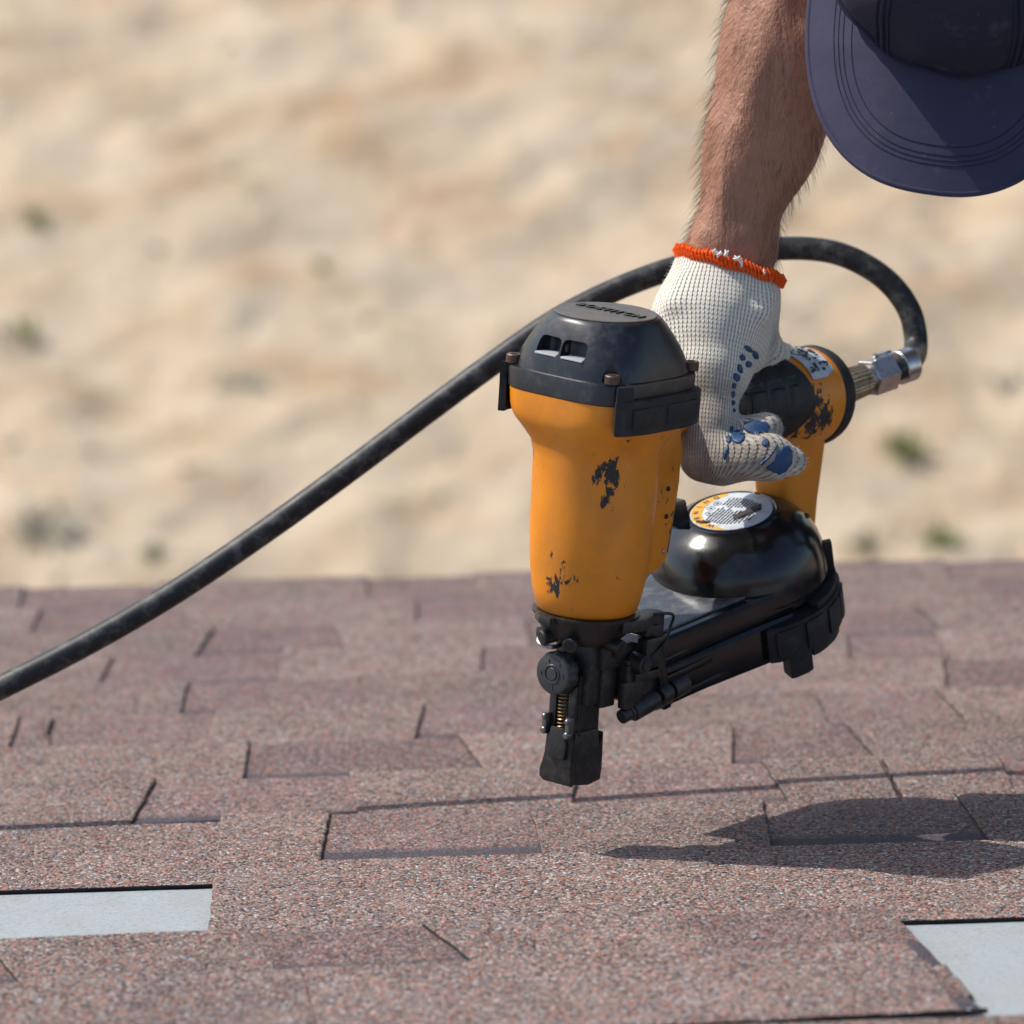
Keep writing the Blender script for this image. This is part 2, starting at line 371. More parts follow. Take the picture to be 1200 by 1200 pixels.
# ------------------------------------------------------------------ signed-distance modelling for organic shapes
class SDF:
    def __init__(s, lo, hi, h):
        s.lo = np.array(lo, float); s.h = h
        s.n = np.ceil((np.array(hi) - s.lo) / h).astype(int) + 1
        s.D = np.full(s.n, .5, np.float32)
    def _sub(s, lo, hi):
        i0 = np.clip(np.floor((lo - s.lo) / s.h).astype(int), 0, s.n - 1); i1 = np.clip(np.ceil((hi - s.lo) / s.h).astype(int) + 1, 1, s.n)
        sl = tuple(slice(a, b) for a, b in zip(i0, i1))
        ax = [s.lo[k] + s.h * np.arange(i0[k], i1[k]) for k in range(3)]
        return sl, np.meshgrid(*ax, indexing='ij')
    def _comb(s, sl, d, k, op='add'):
        a = s.D[sl]; d = d.astype(np.float32)
        if op == 'cut': a, d = -a, d
        h = np.maximum(k - np.abs(a - d), 0) / k if k > 0 else 0
        r = np.minimum(a, d) - h * h * k * .25
        s.D[sl] = -r if op == 'cut' else r
    def cap(s, a, b, ra, rb=None, k=.01, op='add'):
        a, b = np.array(a, float), np.array(b, float); rb = ra if rb is None else rb; mr = max(ra, rb) + k + 3 * s.h
        sl, (X, Y, Z) = s._sub(np.minimum(a, b) - mr, np.maximum(a, b) + mr)
        ab = b - a; L = max(ab @ ab, 1e-12)
        t = np.clip(((X - a[0]) * ab[0] + (Y - a[1]) * ab[1] + (Z - a[2]) * ab[2]) / L, 0, 1)
        d = np.sqrt((X - a[0] - t * ab[0]) ** 2 + (Y - a[1] - t * ab[1]) ** 2 + (Z - a[2] - t * ab[2]) ** 2) - (ra + (rb - ra) * t)
        s._comb(sl, d, k, op); return s
    def chain(s, pts, rs, k=.01):
        for i in range(len(pts) - 1): s.cap(pts[i], pts[i + 1], rs[i], rs[i + 1], k)
        return s
    def ell(s, c, r, rot=None, k=.01, op='add'):
        c = np.array(c, float); r = np.array(r, float); m = r.max() + k + 3 * s.h
        sl, (X, Y, Z) = s._sub(c - m, c + m); q = np.stack([X - c[0], Y - c[1], Z - c[2]], -1)
        if rot is not None: q = q @ np.array(rot.to_3x3())
        q1 = np.sqrt(((q / r) ** 2).sum(-1)); q2 = np.sqrt(((q / r ** 2) ** 2).sum(-1)) + 1e-9
        s._comb(sl, q1 * (q1 - 1) / q2, k, op); return s
    def plane(s, p, nrm):                # keep the side behind the plane
        ax = [s.lo[k] + s.h * np.arange(s.n[k]) for k in range(3)]; X, Y, Z = np.meshgrid(*ax, indexing='ij')
        s.D = np.maximum(s.D, ((X - p[0]) * nrm[0] + (Y - p[1]) * nrm[1] + (Z - p[2]) * nrm[2]).astype(np.float32)); return s
    def mesh(s):
        D = s.D; sg = (D < 0); c = np.zeros(np.array(D.shape) - 1, np.uint8)
        offs = [(i, j, k) for i in (0, 1) for j in (0, 1) for k in (0, 1)]; n = D.shape
        for o in offs: c += sg[o[0]:n[0] - 1 + o[0], o[1]:n[1] - 1 + o[1], o[2]:n[2] - 1 + o[2]]
        act = np.argwhere((c > 0) & (c < 8)); vid = np.full(c.shape, -1, np.int32); vid[tuple(act.T)] = np.arange(len(act))
        vals = np.stack([D[act[:, 0] + o[0], act[:, 1] + o[1], act[:, 2] + o[2]] for o in offs], 1)
        pos = np.zeros((len(act), 3)); cnt = np.zeros(len(act))
        for i in range(8):
            for j in range(i + 1, 8):
                oi, oj = np.array(offs[i]), np.array(offs[j])
                if np.abs(oi - oj).sum() != 1: continue
                mk = (vals[:, i] < 0) != (vals[:, j] < 0)
                t = np.where(mk, vals[:, i] / np.where(mk, vals[:, i] - vals[:, j], 1), 0)
                pos += mk[:, None] * (oi + t[:, None] * (oj - oi)); cnt += mk
        V = s.lo + s.h * (act + pos / cnt[:, None]); Q = []
        for ax in range(3):
            b, d = [(1, 2), (2, 0), (0, 1)][ax]
            sl0 = [slice(None)] * 3; sl1 = [slice(None)] * 3; sl0[ax] = slice(0, -1); sl1[ax] = slice(1, None)
            A, B = sg[tuple(sl0)], sg[tuple(sl1)]
            e = np.argwhere(A != B); e = e[(e[:, b] > 0) & (e[:, d] > 0) & (e[:, b] < n[b] - 1) & (e[:, d] < n[d] - 1)]
            ins = A[tuple(e.T)]
            def g(db, dd):
                q = e.copy(); q[:, b] += db; q[:, d] += dd; return vid[tuple(q.T)]
            q = np.stack([g(-1, -1), g(0, -1), g(0, 0), g(-1, 0)], 1); q[~ins] = q[~ins][:, ::-1]; Q.append(q)
        Q = np.concatenate(Q); Q = Q[(Q >= 0).all(1)]
        me = bpy.data.meshes.new('m'); me.vertices.add(len(V)); me.vertices.foreach_set('co', V.astype(np.float32).ravel())
        me.loops.add(len(Q) * 4); me.loops.foreach_set('vertex_index', Q.astype(np.int32).ravel())
        me.polygons.add(len(Q)); me.polygons.foreach_set('loop_start', np.arange(0, len(Q) * 4, 4, dtype=np.int32))
        me.update(calc_edges=True); me.shade_smooth(); me.validate()
        return me
def relax(me, it=2, f=.5):
    n = len(me.vertices); co = np.empty(n * 3, np.float32); me.vertices.foreach_get('co', co); co = co.reshape(-1, 3)
    e = np.empty(len(me.edges) * 2, np.int32); me.edges.foreach_get('vertices', e); e = e.reshape(-1, 2)
    deg = np.bincount(e.ravel(), minlength=n)[:, None]
    for _ in range(it):
        sm = np.zeros_like(co); np.add.at(sm, e[:, 0], co[e[:, 1]]); np.add.at(sm, e[:, 1], co[e[:, 0]])
        co = co + f * (sm / np.maximum(deg, 1) - co)
    me.vertices.foreach_set('co', co.ravel()); me.update(); return me
def bvh_of(me):
    return BVHTree.FromPolygons([v.co.copy() for v in me.vertices], [tuple(p.vertices) for p in me.polygons])
# ------------------------------------------------------------------ ground
def axis(lo, hi, flo, fhi, step, big):
    a = list(np.arange(flo, fhi, step)); x = flo; s = step; L = []
    while x > lo: s *= 1.35; x -= s; L.append(max(x, lo))
    x = a[-1]; s = step; H = []
    while x < hi: s *= 1.35; x += s; H.append(min(x, hi))
    return np.array(L[::-1] + a + H)
def vnoise(X, Y, f, seed):
    g = np.random.default_rng(seed).random((64, 64)); x, y = X * f, Y * f
    i, j = np.floor(x).astype(int), np.floor(y).astype(int); u, v = x - i, y - j; u = u * u * (3 - 2 * u); v = v * v * (3 - 2 * v)
    G = lambda a, b: g[a % 64, b % 64]
    return (G(i, j) * (1 - u) + G(i + 1, j) * u) * (1 - v) + (G(i, j + 1) * (1 - u) + G(i + 1, j + 1) * u) * v - .5
gx = axis(-500, 500, -3, 3.5, .045, 1); gy = axis(-500, 900, 4.5, 13.5, .045, 1)
GX, GY = np.meshgrid(gx, gy, indexing='ij')
def ground_h(X, Y):
    near = np.clip(1 - (np.hypot(X, Y - 8) - 12) / 20, 0, 1)
    return near * (.10 * vnoise(X, Y, .8, 1) + .07 * vnoise(X, Y, 2.3, 2) + .06 * vnoise(X, Y, 6, 3) + .035 * vnoise(X, Y, 13, 4))
GZ = ground_h(GX, GY)
nx, ny = GX.shape
idx = np.arange(nx * ny).reshape(nx, ny)
q = np.stack([idx[:-1, :-1], idx[1:, :-1], idx[1:, 1:], idx[:-1, 1:]], -1).reshape(-1, 4)
me = bpy.data.meshes.new('ground'); me.vertices.add(nx * ny); me.vertices.foreach_set('co', np.stack([GX, GY, GZ], -1).astype(np.float32).ravel())
me.loops.add(len(q) * 4); me.loops.foreach_set('vertex_index', q.astype(np.int32).ravel()); me.polygons.add(len(q))
me.polygons.foreach_set('loop_start', np.arange(0, len(q) * 4, 4, dtype=np.int32)); me.update(calc_edges=True); me.shade_smooth()
tag(link('ground', me, M['sand']), kind='structure')
def gz(x, y): return float(ground_h(np.array([x]), np.array([y]))[0])
Wi = W.inverted(); CAMW = W @ CAM
def PG(px, py):                     # pixel -> point on the ground
    d = W.to_3x3() @ ray(px, py); p = CAMW - d * (CAMW.z / d.z); p.z = gz(p.x, p.y); return p

# stones and clods lying on the soil (uncountable)
bm = bmesh.new()
for _ in range(700):
    x, y = random.uniform(-2.6, 3), random.uniform(5, 13); r = random.choice((.006, .010, .012, .016)) * random.uniform(.6, 1.2)
    g = bmesh.ops.create_icosphere(bm, subdivisions=1, radius=r, matrix=Matrix.Translation((x, y, gz(x, y) + r * .25)) @ Matrix.Rotation(random.random() * 6, 4, 'Z') @ Matrix.Diagonal((1.3, 1, .65, 1)))
    for v in g['verts']: v.co += Vector((random.uniform(-1, 1), random.uniform(-1, 1), random.uniform(-1, 1))) * r * .2
tag(link('scattered_stones', fin(bm, 60), mat_plain('stone', (.42, .34, .25), .9, 0, 60, .4, .3, .2)), 'pale stones and clods of earth strewn over the sandy ground', 'stones', kind='stuff')

def weed(px, py, w, h, leafmat, label, dens=90):
    p = PG(px, py); bm = bmesh.new()
    for _ in range(dens // 4):
        a = random.random() * 6.283; lean = random.uniform(.1, 1.1); L = h * random.uniform(.5, 1.15); wd = random.uniform(.005, .012)
        r0 = w * .35 * random.random(); b = Vector((math.cos(a) * r0, math.sin(a) * r0, -.01))
        d = Vector((math.cos(a) * math.sin(lean), math.sin(a) * math.sin(lean), math.cos(lean))); s = d.cross(Vector((0, 0, 1))).normalized() * wd
        droop = Vector((0, 0, -L * .25 * lean))
        v = [bm.verts.new(x) for x in (b - s * .5, b + s * .5, b + d * L * .55 + s, b + d * L * .55 - s, b + d * L + droop)]
        bm.faces.new((v[0], v[1], v[2], v[3])); bm.faces.new((v[3], v[2], v[4]))
    o = empty('weed_tuft', Matrix.Translation(p), label, 'weed', 'weed tufts growing on the sandy ground')
    link('leaves', fin(bm), leafmat, o)
    bm = bmesh.new(); cyl(bm, (0, 0, -.03), (0, 0, h * .4), .006, 8, .003); link('stem', fin(bm), leafmat, o)
for a in [(32, 402, .06, .065, 0, 'small bright green weed tuft near the left edge of the sand', 110),
          (290, 468, .11, .075, 2, 'wide grey green weed tuft on the sand, left of the hose', 200),
          (377, 322, .035, .04, 1, 'tiny olive weed tuft above and right of the grey green one', 60),
          (44, 275, .05, .045, 0, 'small green weed above the bright green tuft at the left', 90),
          (1062, 520, .07, .075, 0, 'green weed tuft to the right of the nail gun handle', 120),
          (1100, 645, .10, .06, 0, 'broad green weed low at the right, just past the roof edge', 150),
          (1013, 645, .06, .06, 1, 'olive weed beside the broad green one past the roof edge', 100),
          (55, 655, .12, .08, 2, 'dull grey weed clump low at the left, just past the roof edge', 180),
          (180, 672, .05, .05, 0, 'small green weed peeping over the roof edge left of the hose', 80),
          (1190, 440, .09, .05, 2, 'sage weed at the right edge of the sand below the hose loop', 120),
          (18, 540, .06, .03, 2, 'flat grey green weed at the left edge of the sand', 80)]:
    weed(a[0], a[1], a[2] * (1.5 if a[4] == 2 else .8), a[3] * (.75 if a[4] == 2 else 1), M['leaf'][a[4]], a[5], a[6])

# ------------------------------------------------------------------ house with the shingled roof
PSI = R(1.5)
HM = W @ Matrix.Translation((0, 0, -.012)) @ Matrix.Rotation(PSI, 4, 'Z'); HI = Matrix.Rotation(-PSI, 4, 'Z')
house = empty('house', HM, 'house whose sloping roof is being covered with red brown asphalt shingles', 'house')
def hx(px, py):                      # pixel -> (x, y) on the roof in house coordinates
    p = HI @ PZ(px, py, .0); return p.x, p.y
EAVE, RIDGE, XL, XR = hx(600, 677)[1], -4.6, -3.4, 3.4
def roof_deck(bm): box(bm, ((XL + XR) / 2, (EAVE + RIDGE) / 2 - .01, -.013), (XR - XL, EAVE - RIDGE - .02, .020), None, .001)
part('roof_deck', roof_deck, M['wood'], house)
part('underlayment', lambda bm: box(bm, ((XL + XR) / 2, (EAVE + RIDGE) / 2 - .012, -.0005), (XR - XL - .01, EAVE - RIDGE - .03, .003), None, 0), M['under'], house)
part('drip_edge', lambda bm: (box(bm, (0, EAVE + .002, -.02), (XR - XL, .003, .05), None, 0), box(bm, (0, EAVE - .03, .0035), (XR - XL, .062, .0014), None, 0)), mat_plain('brown_metal_flashing', (.10, .06, .045), .4, .3), house)
part('fascia_board', lambda bm: box(bm, (0, EAVE - .022, -.12), (XR - XL, .025, .18), None, .002), M['wood'], house)
# the far slope behind the photographer and the walls
HMi = HM.inverted()
ridge_w = HM @ Vector((0, RIDGE, -.013)); eave_w = HM @ Vector((0, EAVE, -.013))
def far_slope(bm):
    run = ridge_w.y - (eave_w.y); 
    pts = []
    for x in (XL, XR):
        a = HM @ Vector((x, RIDGE, 0)); b = Vector((a.x, a.y + (ridge_w.y - eave_w.y), eave_w.z)); pts.append((a, b))
    v = [bm.verts.new(HMi @ p) for p in (pts[0][0], pts[1][0], pts[1][1], pts[0][1])]
    w = [bm.verts.new(HMi @ (p - Vector((0, 0, .03)))) for p in (pts[0][0], pts[1][0], pts[1][1], pts[0][1])]
    bm.faces.new(v); bm.faces.new(w[::-1])
    for i in range(4): bm.faces.new((v[i], v[(i + 1) % 4], w[(i + 1) % 4], w[i]))
part('roof_slope', far_slope, M['under'], house)
def wall(bm):
    y1 = eave_w.y - .45; y0 = 2 * ridge_w.y - eave_w.y + .45
    hz = lambda y: ridge_w.z - abs(y - ridge_w.y) * math.tan(THETA) - .06
    for x in (XL + .35, XR - .35):
        pts = [(y0, -.3), (y1, -.3), (y1, hz(y1)), (ridge_w.y, hz(ridge_w.y)), (y0, hz(y0))]
        a = [bm.verts.new(HMi @ Vector((x - .1, *p))) for p in pts]; b = [bm.verts.new(HMi @ Vector((x + .1, *p))) for p in pts]
        bm.faces.new(a); bm.faces.new(b)
        for i in range(5): bm.faces.new((a[i], a[(i + 1) % 5], b[(i + 1) % 5], b[i]))
    for y, s in ((y1, -1), (y0, 1)):
        c = Vector((0, y + s * .1, (hz(y) - .3) / 2 - .03)); box(bm, (0, 0, 0), (1, 1, 1), HMi @ Matrix.Translation(c) @ Matrix.Diagonal((XR - XL - .92, .2, hz(y) + .24, 1)), 0)
part('wall', wall, M['plaster'], house)

EXP, FULL, LIFT, TB, TT = .143, .338, .0105, .0013, .0028
def jit(pts, step=.012, amp=.0005):
    out = []
    for i in range(len(pts)):
        a, b = Vector(pts[i]), Vector(pts[(i + 1) % len(pts)]); n = max(1, int((b - a).length / step))
        d = (b - a).normalized(); nn = Vector((-d.y, d.x))
        for k in range(n):
            p = a.lerp(b, k / n)
            if k: p = p + nn * random.uniform(-amp, amp)
            out.append(p)
    return out
def slab(name, poly, zf, t, mats, parent, y_d, step=.012, mtx=None):
    """granulated sheet: outline poly (x, y), underside height zf(y), thickness t; top face granules, cut edges asphalt"""
    bm = bmesh.new(); uvl = bm.loops.layers.uv.new('UVMap')
    tf = t if callable(t) else (lambda y: t)
    pts = jit(poly, step); bot = [bm.verts.new((p.x, p.y, zf(p.y))) for p in pts]; n = len(pts)
    mid = [bm.verts.new((p.x, p.y, zf(p.y) + tf(p.y) - min(.0007, tf(p.y) * .3))) for p in pts]
    c = sum(pts, Vector((0, 0))) / n
    top = []
    for i, p in enumerate(pts):
        a, b = pts[i - 1], pts[(i + 1) % n]; d = (b - a).normalized(); inn = Vector((-d.y, d.x))
        if inn.dot(c - p) < 0: inn = -inn
        q = p + inn * random.uniform(.0006, .0012) * (1 if tf(p.y) > .002 else .1); top.append(bm.verts.new((q.x, q.y, zf(q.y) + tf(q.y))))
    f = bm.faces.new(top); f.material_index = 0; f2 = bm.faces.new(bot[::-1]); f2.material_index = 1
    for i in range(n):
        j = (i + 1) % n
        bm.faces.new((bot[i], bot[j], mid[j], mid[i])).material_index = 1
        bm.faces.new((mid[i], mid[j], top[j], top[i])).material_index = 0
    for fc in bm.faces:
        for lp in fc.loops: lp[uvl].uv = (lp.vert.co.x, y_d - lp.vert.co.y)
    bmesh.ops.recalc_face_normals(bm, faces=bm.faces[:])
    me = bpy.data.meshes.new(name); bm.to_mesh(me); bm.free()
    o = link(name, me, mats, parent, mtx); return o
def lay_shingle(x0, x1, y_d, tabs, rot=0.0, zoff=0.0, full=FULL, pivot=None, skew=0.0, lift=LIFT, uvo=0.0):
    """one laminated shingle: backing sheet, solid head strip and the tabs (a0, a1 at the butt edge, b0, b1 at the strip)"""
    L = full; zf = lambda y: zoff + .0018 + lift * max(0.0, (y - (y_d - L)) / L)
    zt = lambda y: zf(y) + TB
    mtx = None
    if rot:
        p = Vector((*(pivot or (x0, y_d)), 0)); mtx = Matrix.Translation(p) @ Matrix.Rotation(rot, 4, 'Z') @ Matrix.Translation(-p)
    g = .0014
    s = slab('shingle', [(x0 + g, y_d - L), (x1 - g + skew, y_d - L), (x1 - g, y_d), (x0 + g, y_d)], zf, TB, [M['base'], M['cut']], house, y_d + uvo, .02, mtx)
    slab('head_strip', [(x0 + g, y_d - L - .0004), (x1 - g + skew, y_d - L - .0004), (x1 - g + skew * (EXP / L), y_d - EXP), (x0 + g, y_d - EXP)], lambda y: zt(y), lambda y: .0007 + (TT - .0007) * min(1, max(0, (y - (y_d - L)) / (L - EXP))), [M['tab'], M['cut']], s, y_d)
    for (a0, a1, b0, b1) in tabs:
        slab('tab', [(b0, y_d - EXP - .0002), (b1, y_d - EXP - .0002), (a1, y_d - .0008), (a0, y_d - .0008)], zt, TT, [M['tab'], M['cut']], s, y_d)
    return s
def split_row(y_d, cuts, X0, X1, seed, strip=1.0, zoff=0.0, full=FULL):
    """cuts: x of tab right sides seen in the photo (recess to the right up to the 2nd value)"""
    rr = random.Random(seed); segs = []      # recess list (r0, r1)
    rec = sorted(cuts); x = X0 + rr.uniform(.02, .2); out = []
    for r0, r1 in rec:
        while x < r0 - .30:
            w = rr.uniform(.07, .14); out.append((x, x + w)); x += w + rr.uniform(.10, .19)
        out.append((r0, r1)); x = r1 + rr.uniform(.09, .17)
    while x < X1 - .1:
        w = rr.uniform(.06, .15); out.append((x, x + w)); x += w + rr.uniform(.09, .19)
    out = [o for o in out if o[0] > X0 + .01]
    # strips end inside a tab
    bounds = [X0]; xx = X0 + rr.uniform(.35, strip)
    while xx < X1 - .3:
        ok = min(((b + c) / 2 for (_, b), (c, _) in zip(out, out[1:])), key=lambda q: abs(q - xx), default=None)
        if ok is None: break
        if ok > bounds[-1] + .2: bounds.append(ok)
        xx = bounds[-1] + strip if ok > xx - .4 else xx + strip
    bounds.append(X1)
    for s0, s1 in zip(bounds, bounds[1:]):
        rs = [o for o in out if s0 - .001 < o[0] and o[1] < s1 + .001]; tabs = []; cur = s0 + .0014; curb = cur
        for r0, r1 in rs:
            t0, t1 = rr.uniform(-.004, .018), rr.uniform(-.004, .018)
            if r0 - cur > .012: tabs.append((cur, r0, curb, r0 + t0 * -1))
            cur, curb = r1, r1 + t1
        tabs.append((cur, s1 - .0014, curb, s1 - .0014))
        lay_shingle(s0, s1, y_d, tabs, zoff=zoff, full=full)
yA = hx(600, 951)[1]
EXP0 = (EAVE + .008 - yA) / 8
X = lambda px, py: hx(px, py)[0]
rows = {1: [(178, 410, 940), (683, 906, 925), (1187, 1400, 913)], 2: [(290, 540, 895), (872, 1010, 885)],
        3: [(18, 45, 857), (68, 250, 863), (500, 700, 857), (970, 1120, 845)], 4: [(215, 420, 830), (1130, 1330, 808)],
        5: [(125, 330, 797), (570, 760, 785), (1010, 1120, 775)], 6: [(245, 390, 768), (620, 780, 757), (960, 1100, 745)],
        7: [(40, 210, 735), (490, 640, 733), (1180, 1320, 722)], 8: [(430, 560, 705), (1128, 1290, 685), (20, 180, 712)]}
for k in range(8, 0, -1):
    cuts = [(X(a, c), X(b, c)) for a, b, c in rows[k]]
    split_row(yA + EXP0 * k, cuts, -2.1 - .07 * (k % 3), 2.2 + .05 * (k % 2), 40 + k, full=.305 if k == 1 else FULL)
# starter course along the eave
slab('shingle', [(-2.3, EAVE - .17), (2.3, EAVE - .17), (2.3, EAVE + .006), (-2.3, EAVE + .006)], lambda y: .0042, .0024, [M['tab'], M['cut']], house, EAVE, .05)
# the course under the nailer: begins at the left gap, its head strip still open
xl = X(254, 985)
g1, g2, g3, g4 = X(382, 978), X(628, 978), X(899, 967), X(1139, 965)
e_ = xl + .97
lay_shingle(xl, e_, yA, [(xl + .0014, g1 + .002, xl + .0014, g1 - .003), (g2 - .001, g3 + .003, g2 + .002, g3 - .003), (g4, g4 + .17, g4 + .004, g4 + .16), (g4 + .26, e_ - .0014, g4 + .255, e_ - .0014)], full=.335)
lay_shingle(e_ + .002, e_ + .95, yA, [(e_ + .004, e_ + .2, e_ + .004, e_ + .19), (e_ + .31, e_ + .6, e_ + .3, e_ + .61), (e_ + .72, e_ + .947, e_ + .73, e_ + .947)], full=.335)
# a loose shingle nearest the camera, laid slightly askew over the open head strip
cy = hx(300, 1089)[1]; xr = X(1052, 1078); x0 = xr - 1.0
c1, c2, c3, c4, c5, c6 = X(40, 1125), X(300, 1110), X(545, 1098), X(820, 1090), X(1056, 1085), x0
lay_shingle(x0, xr, cy, [(x0 + .0014, x0 + .18, x0 + .0014, x0 + .19), (c1 - .03, c2 - .005, c1 + .0, c2 + .012), (c3 - .022, c4 - .012, c3 + .010, c4 + .012)], rot=R(3.0), pivot=(X(600, 1085), cy), zoff=.0, full=.20, skew=.012, lift=.0085, uvo=.030)
dy = hx(600, 1131)[1]; xd = X(1064, 1104)
lay_shingle(xd - .98, xd, dy, [(xd - .9786, xd - .31, xd - .9786, xd - .31), (xd - .31, xd - .0014, xd - .31, xd - .0014)], rot=R(5.0), pivot=(X(600, 1131), dy), zoff=.0026, full=dy - hx(1090, 1170)[1] + .020, skew=.012, lift=.0075)
# head of the next sheet at the lower right and left
ey = hx(752, 1201)[1]; x5 = X(752, 1196)
lay_shingle(x5, x5 + 1.0, ey, [(x5 + .0014, x5 + .3, x5 + .0014, x5 + .31), (x5 + .4, x5 + .62, x5 + .39, x5 + .61), (x5 + .74, x5 + .998, x5 + .75, x5 + .998)], rot=R(.8), lift=.005)
# ------------------------------------------------------------------ nail gun
NZ = Vector((.088, -.113, 1)).normalized()
GXv = Vector((.64, .77, 0)); GXv = (GXv - NZ * GXv.dot(NZ)).normalized(); GYv = NZ.cross(GXv)
GM = Matrix((GXv, GYv, NZ)).transposed().to_4x4(); GM.translation = P(674, 906, 0.0)
GMi = GM.inverted()
gun = empty('nail_gun', W @ GM, 'orange and black pneumatic coil nail gun held just above the shingles', 'nail gun')
V = Vector
def body(bm):
    lathe(bm, [(.0262, .0955, 2), (.0285, .0975, 2), (.0312, .108, 2), (.0332, .120, 2), (.0346, .140, 2), (.0352, .165, 2), (.0352, .185, 2.05),
               (.0362, .1925, 2.2), (.0390, .199, 2.6), (.0418, .205, 3.1), (.0426, .2085, 3.4), (.0430, .213, 3.6), (.0432, .222, 3.8), (.0425, .2225, 3.8)], 96)
bodyo = part('body', body, M['orange'], gun, 50)
def spine(bm):
    prism(bm, [(.015, .108), (.046, .116), (.052, .124), (.053, .165), (.056, .176), (.059, .183), (.054, .196), (.044, .214), (.03, .217)], -.0165, .0165, None, .003, 'Y')
part('body_spine', spine, M['orange'], bodyo, 50)
for i, zz in enumerate((.126, .146, .162)):
    part('screw', lambda bm: (cyl(bm, (.046, -.0155, zz), (.046, -.0178, zz), .0014, 14)), M['steel'] if i == 0 else M['iron'], bodyo)
# cap
def rim(bm): lathe(bm, [(.0430, .2222, 4), (.0436, .2228, 4), (.0436, .2325, 4.2), (.0432, .2340, 4.2), (.0415, .2347, 4.2)], 96)
cap = part('cylinder_cap', rim, M['blackcap'], gun, 40)
def dome_me():
    bm = bmesh.new()
    lathe(bm, [(.0423, .2335, 3.4), (.0418, .2375, 3.3), (.0402, .2430, 3.1), (.0380, .2490, 2.85), (.0356, .2545, 2.6), (.0334, .2592, 2.35), (.0317, .2624, 2.15), (.0307, .2640, 2.05), (.0296, .2647, 2)], 128)
    d = link('cap_dome', fin(bm, 30), M['blackcap'], cap)
    cutters = []
    for s in (-1, 1):
        mt = Matrix.Translation((-.0400, s * .0091, .2490)) @ Matrix.Rotation(s * R(-7), 4, 'Z') @ Matrix.Rotation(R(6), 4, 'Y')
        cutters.append(lambda bm, mt=mt: box(bm, (0, 0, 0), (.0240, .0166, .0112), mt, .0044, 4))
    for sx in (-1, 1):
        for sy in (-1, 1):
            cutters.append(lambda bm, sx=sx, sy=sy: lathe(bm, [(.0060, .2349), (.0066, .2355), (.0066, .2480), (.0060, .2515), (.0045, .2540), (.0020, .2552)], 28, Matrix.Translation((sx * .0362, sy * .0362, 0))))
    for cf in cutters:
        bm = bmesh.new(); cf(bm); cut = link('cut', fin(bm), M['blackcap'], cap)
        md = d.modifiers.new('b', 'BOOLEAN'); md.operation = 'DIFFERENCE'; md.object = cut; md.solver = 'EXACT'
        bpy.context.view_layer.update(); dg = bpy.context.evaluated_depsgraph_get(); nm = bpy.data.meshes.new_from_object(d.evaluated_get(dg))
        d.modifiers.clear(); bpy.data.objects.remove(cut)
        if len(nm.polygons) > 200: d.data = nm
    nm = d.data
    nm.shade_smooth(); nm.set_sharp_from_angle(angle=R(28)); return d
dome = dome_me()
def vent(bm):
    for s in (-1, 1):
        box(bm, (-.0340, s * .0092, .2444), (.012, .0150, .0012), None, .0003)
part('exhaust_deflector', vent, mat_plain('sunlit_slot_floor', (.60, .61, .62), .38, .3, 500, .15, .3), dome)  # pale colour carries the sunlight on the slot floors
def plate(bm): lathe(bm, [(.0286, .2640), (.0290, .2652), (.0282, .2656), (.0262, .2654)], 64)
top = part('top_plate', plate, M['captop'], cap, 30)
def letters(txt, size, mat, parent, mtx, ext=.0004, name='lettering'):
    cu = bpy.data.curves.new('t', 'FONT'); cu.body = txt; cu.size = size; cu.extrude = ext; cu.align_x = 'CENTER'; cu.align_y = 'CENTER'
    cu.space_character = 1.08; cu.offset = size * .012
    o = bpy.data.objects.new('t', cu); COL.objects.link(o); dg = bpy.context.evaluated_depsgraph_get(); dg.update()
    me = bpy.data.meshes.new_from_object(o.evaluated_get(dg)); bpy.data.objects.remove(o)
    me.materials.clear(); return link(name, me, mat, parent, mtx)
# raised wordmark, read from the handle side
letters('BOSTITCH', .0092, M['blackcap'], top, Matrix.Translation((.004, 0, .2657)) @ Matrix.Rotation(R(-90), 4, 'Z') , .0005)
for sx in (-1, 1):
    for sy in (-1, 1):
        c = V((sx * .0350, sy * .0350, 0))
        b = part('bolt', lambda bm: (cyl(bm, c + V((0, 0, .2345)), c + V((0, 0, .2398)), .0044, 20), ), M['bolt'], cap)
        part('socket', lambda bm: cyl(bm, c + V((0, 0, .2397)), c + V((0, 0, .2400)), .0020, 6, None, 0), M['cut'], b)
def bumper(sgn):
    def f(bm):
        y = sgn
        o_ = -.001 if y < 0 else -.0042
        pts = [(-.030, .0415), (-.036, .0385), (-.0385, .0415), (-.0365, .0450 + o_), (-.030, .0478 + o_), (-.015, .0488 + o_), (.015, .0488 + o_), (.027, .0478 + o_), (.0345, .0445 + o_), (.0375, .0400), (.0385, .0340), (.0360, .0335), (.033, .0385), (.027, .0415)]
        prism(bm, [(a, b * y) for a, b in pts], .2065, .2262, None, .0018)
        for q in (-.0165, .0130): box(bm, (q, (.0484 + o_) * y, .2160), (.027, .0022, .0112), None, .0010)
        prism(bm, [(-.030, .0425 * y), (-.0362, .0392 * y), (-.0383, .0418 * y), (-.0362, (.0450 + o_) * y), (-.029, (.0470 + o_) * y)], .2245, .2345, None, .0018)
    return f
part('bumper', bumper(-1), M['rubber'], gun); part('bumper', bumper(1), M['rubber'], gun)
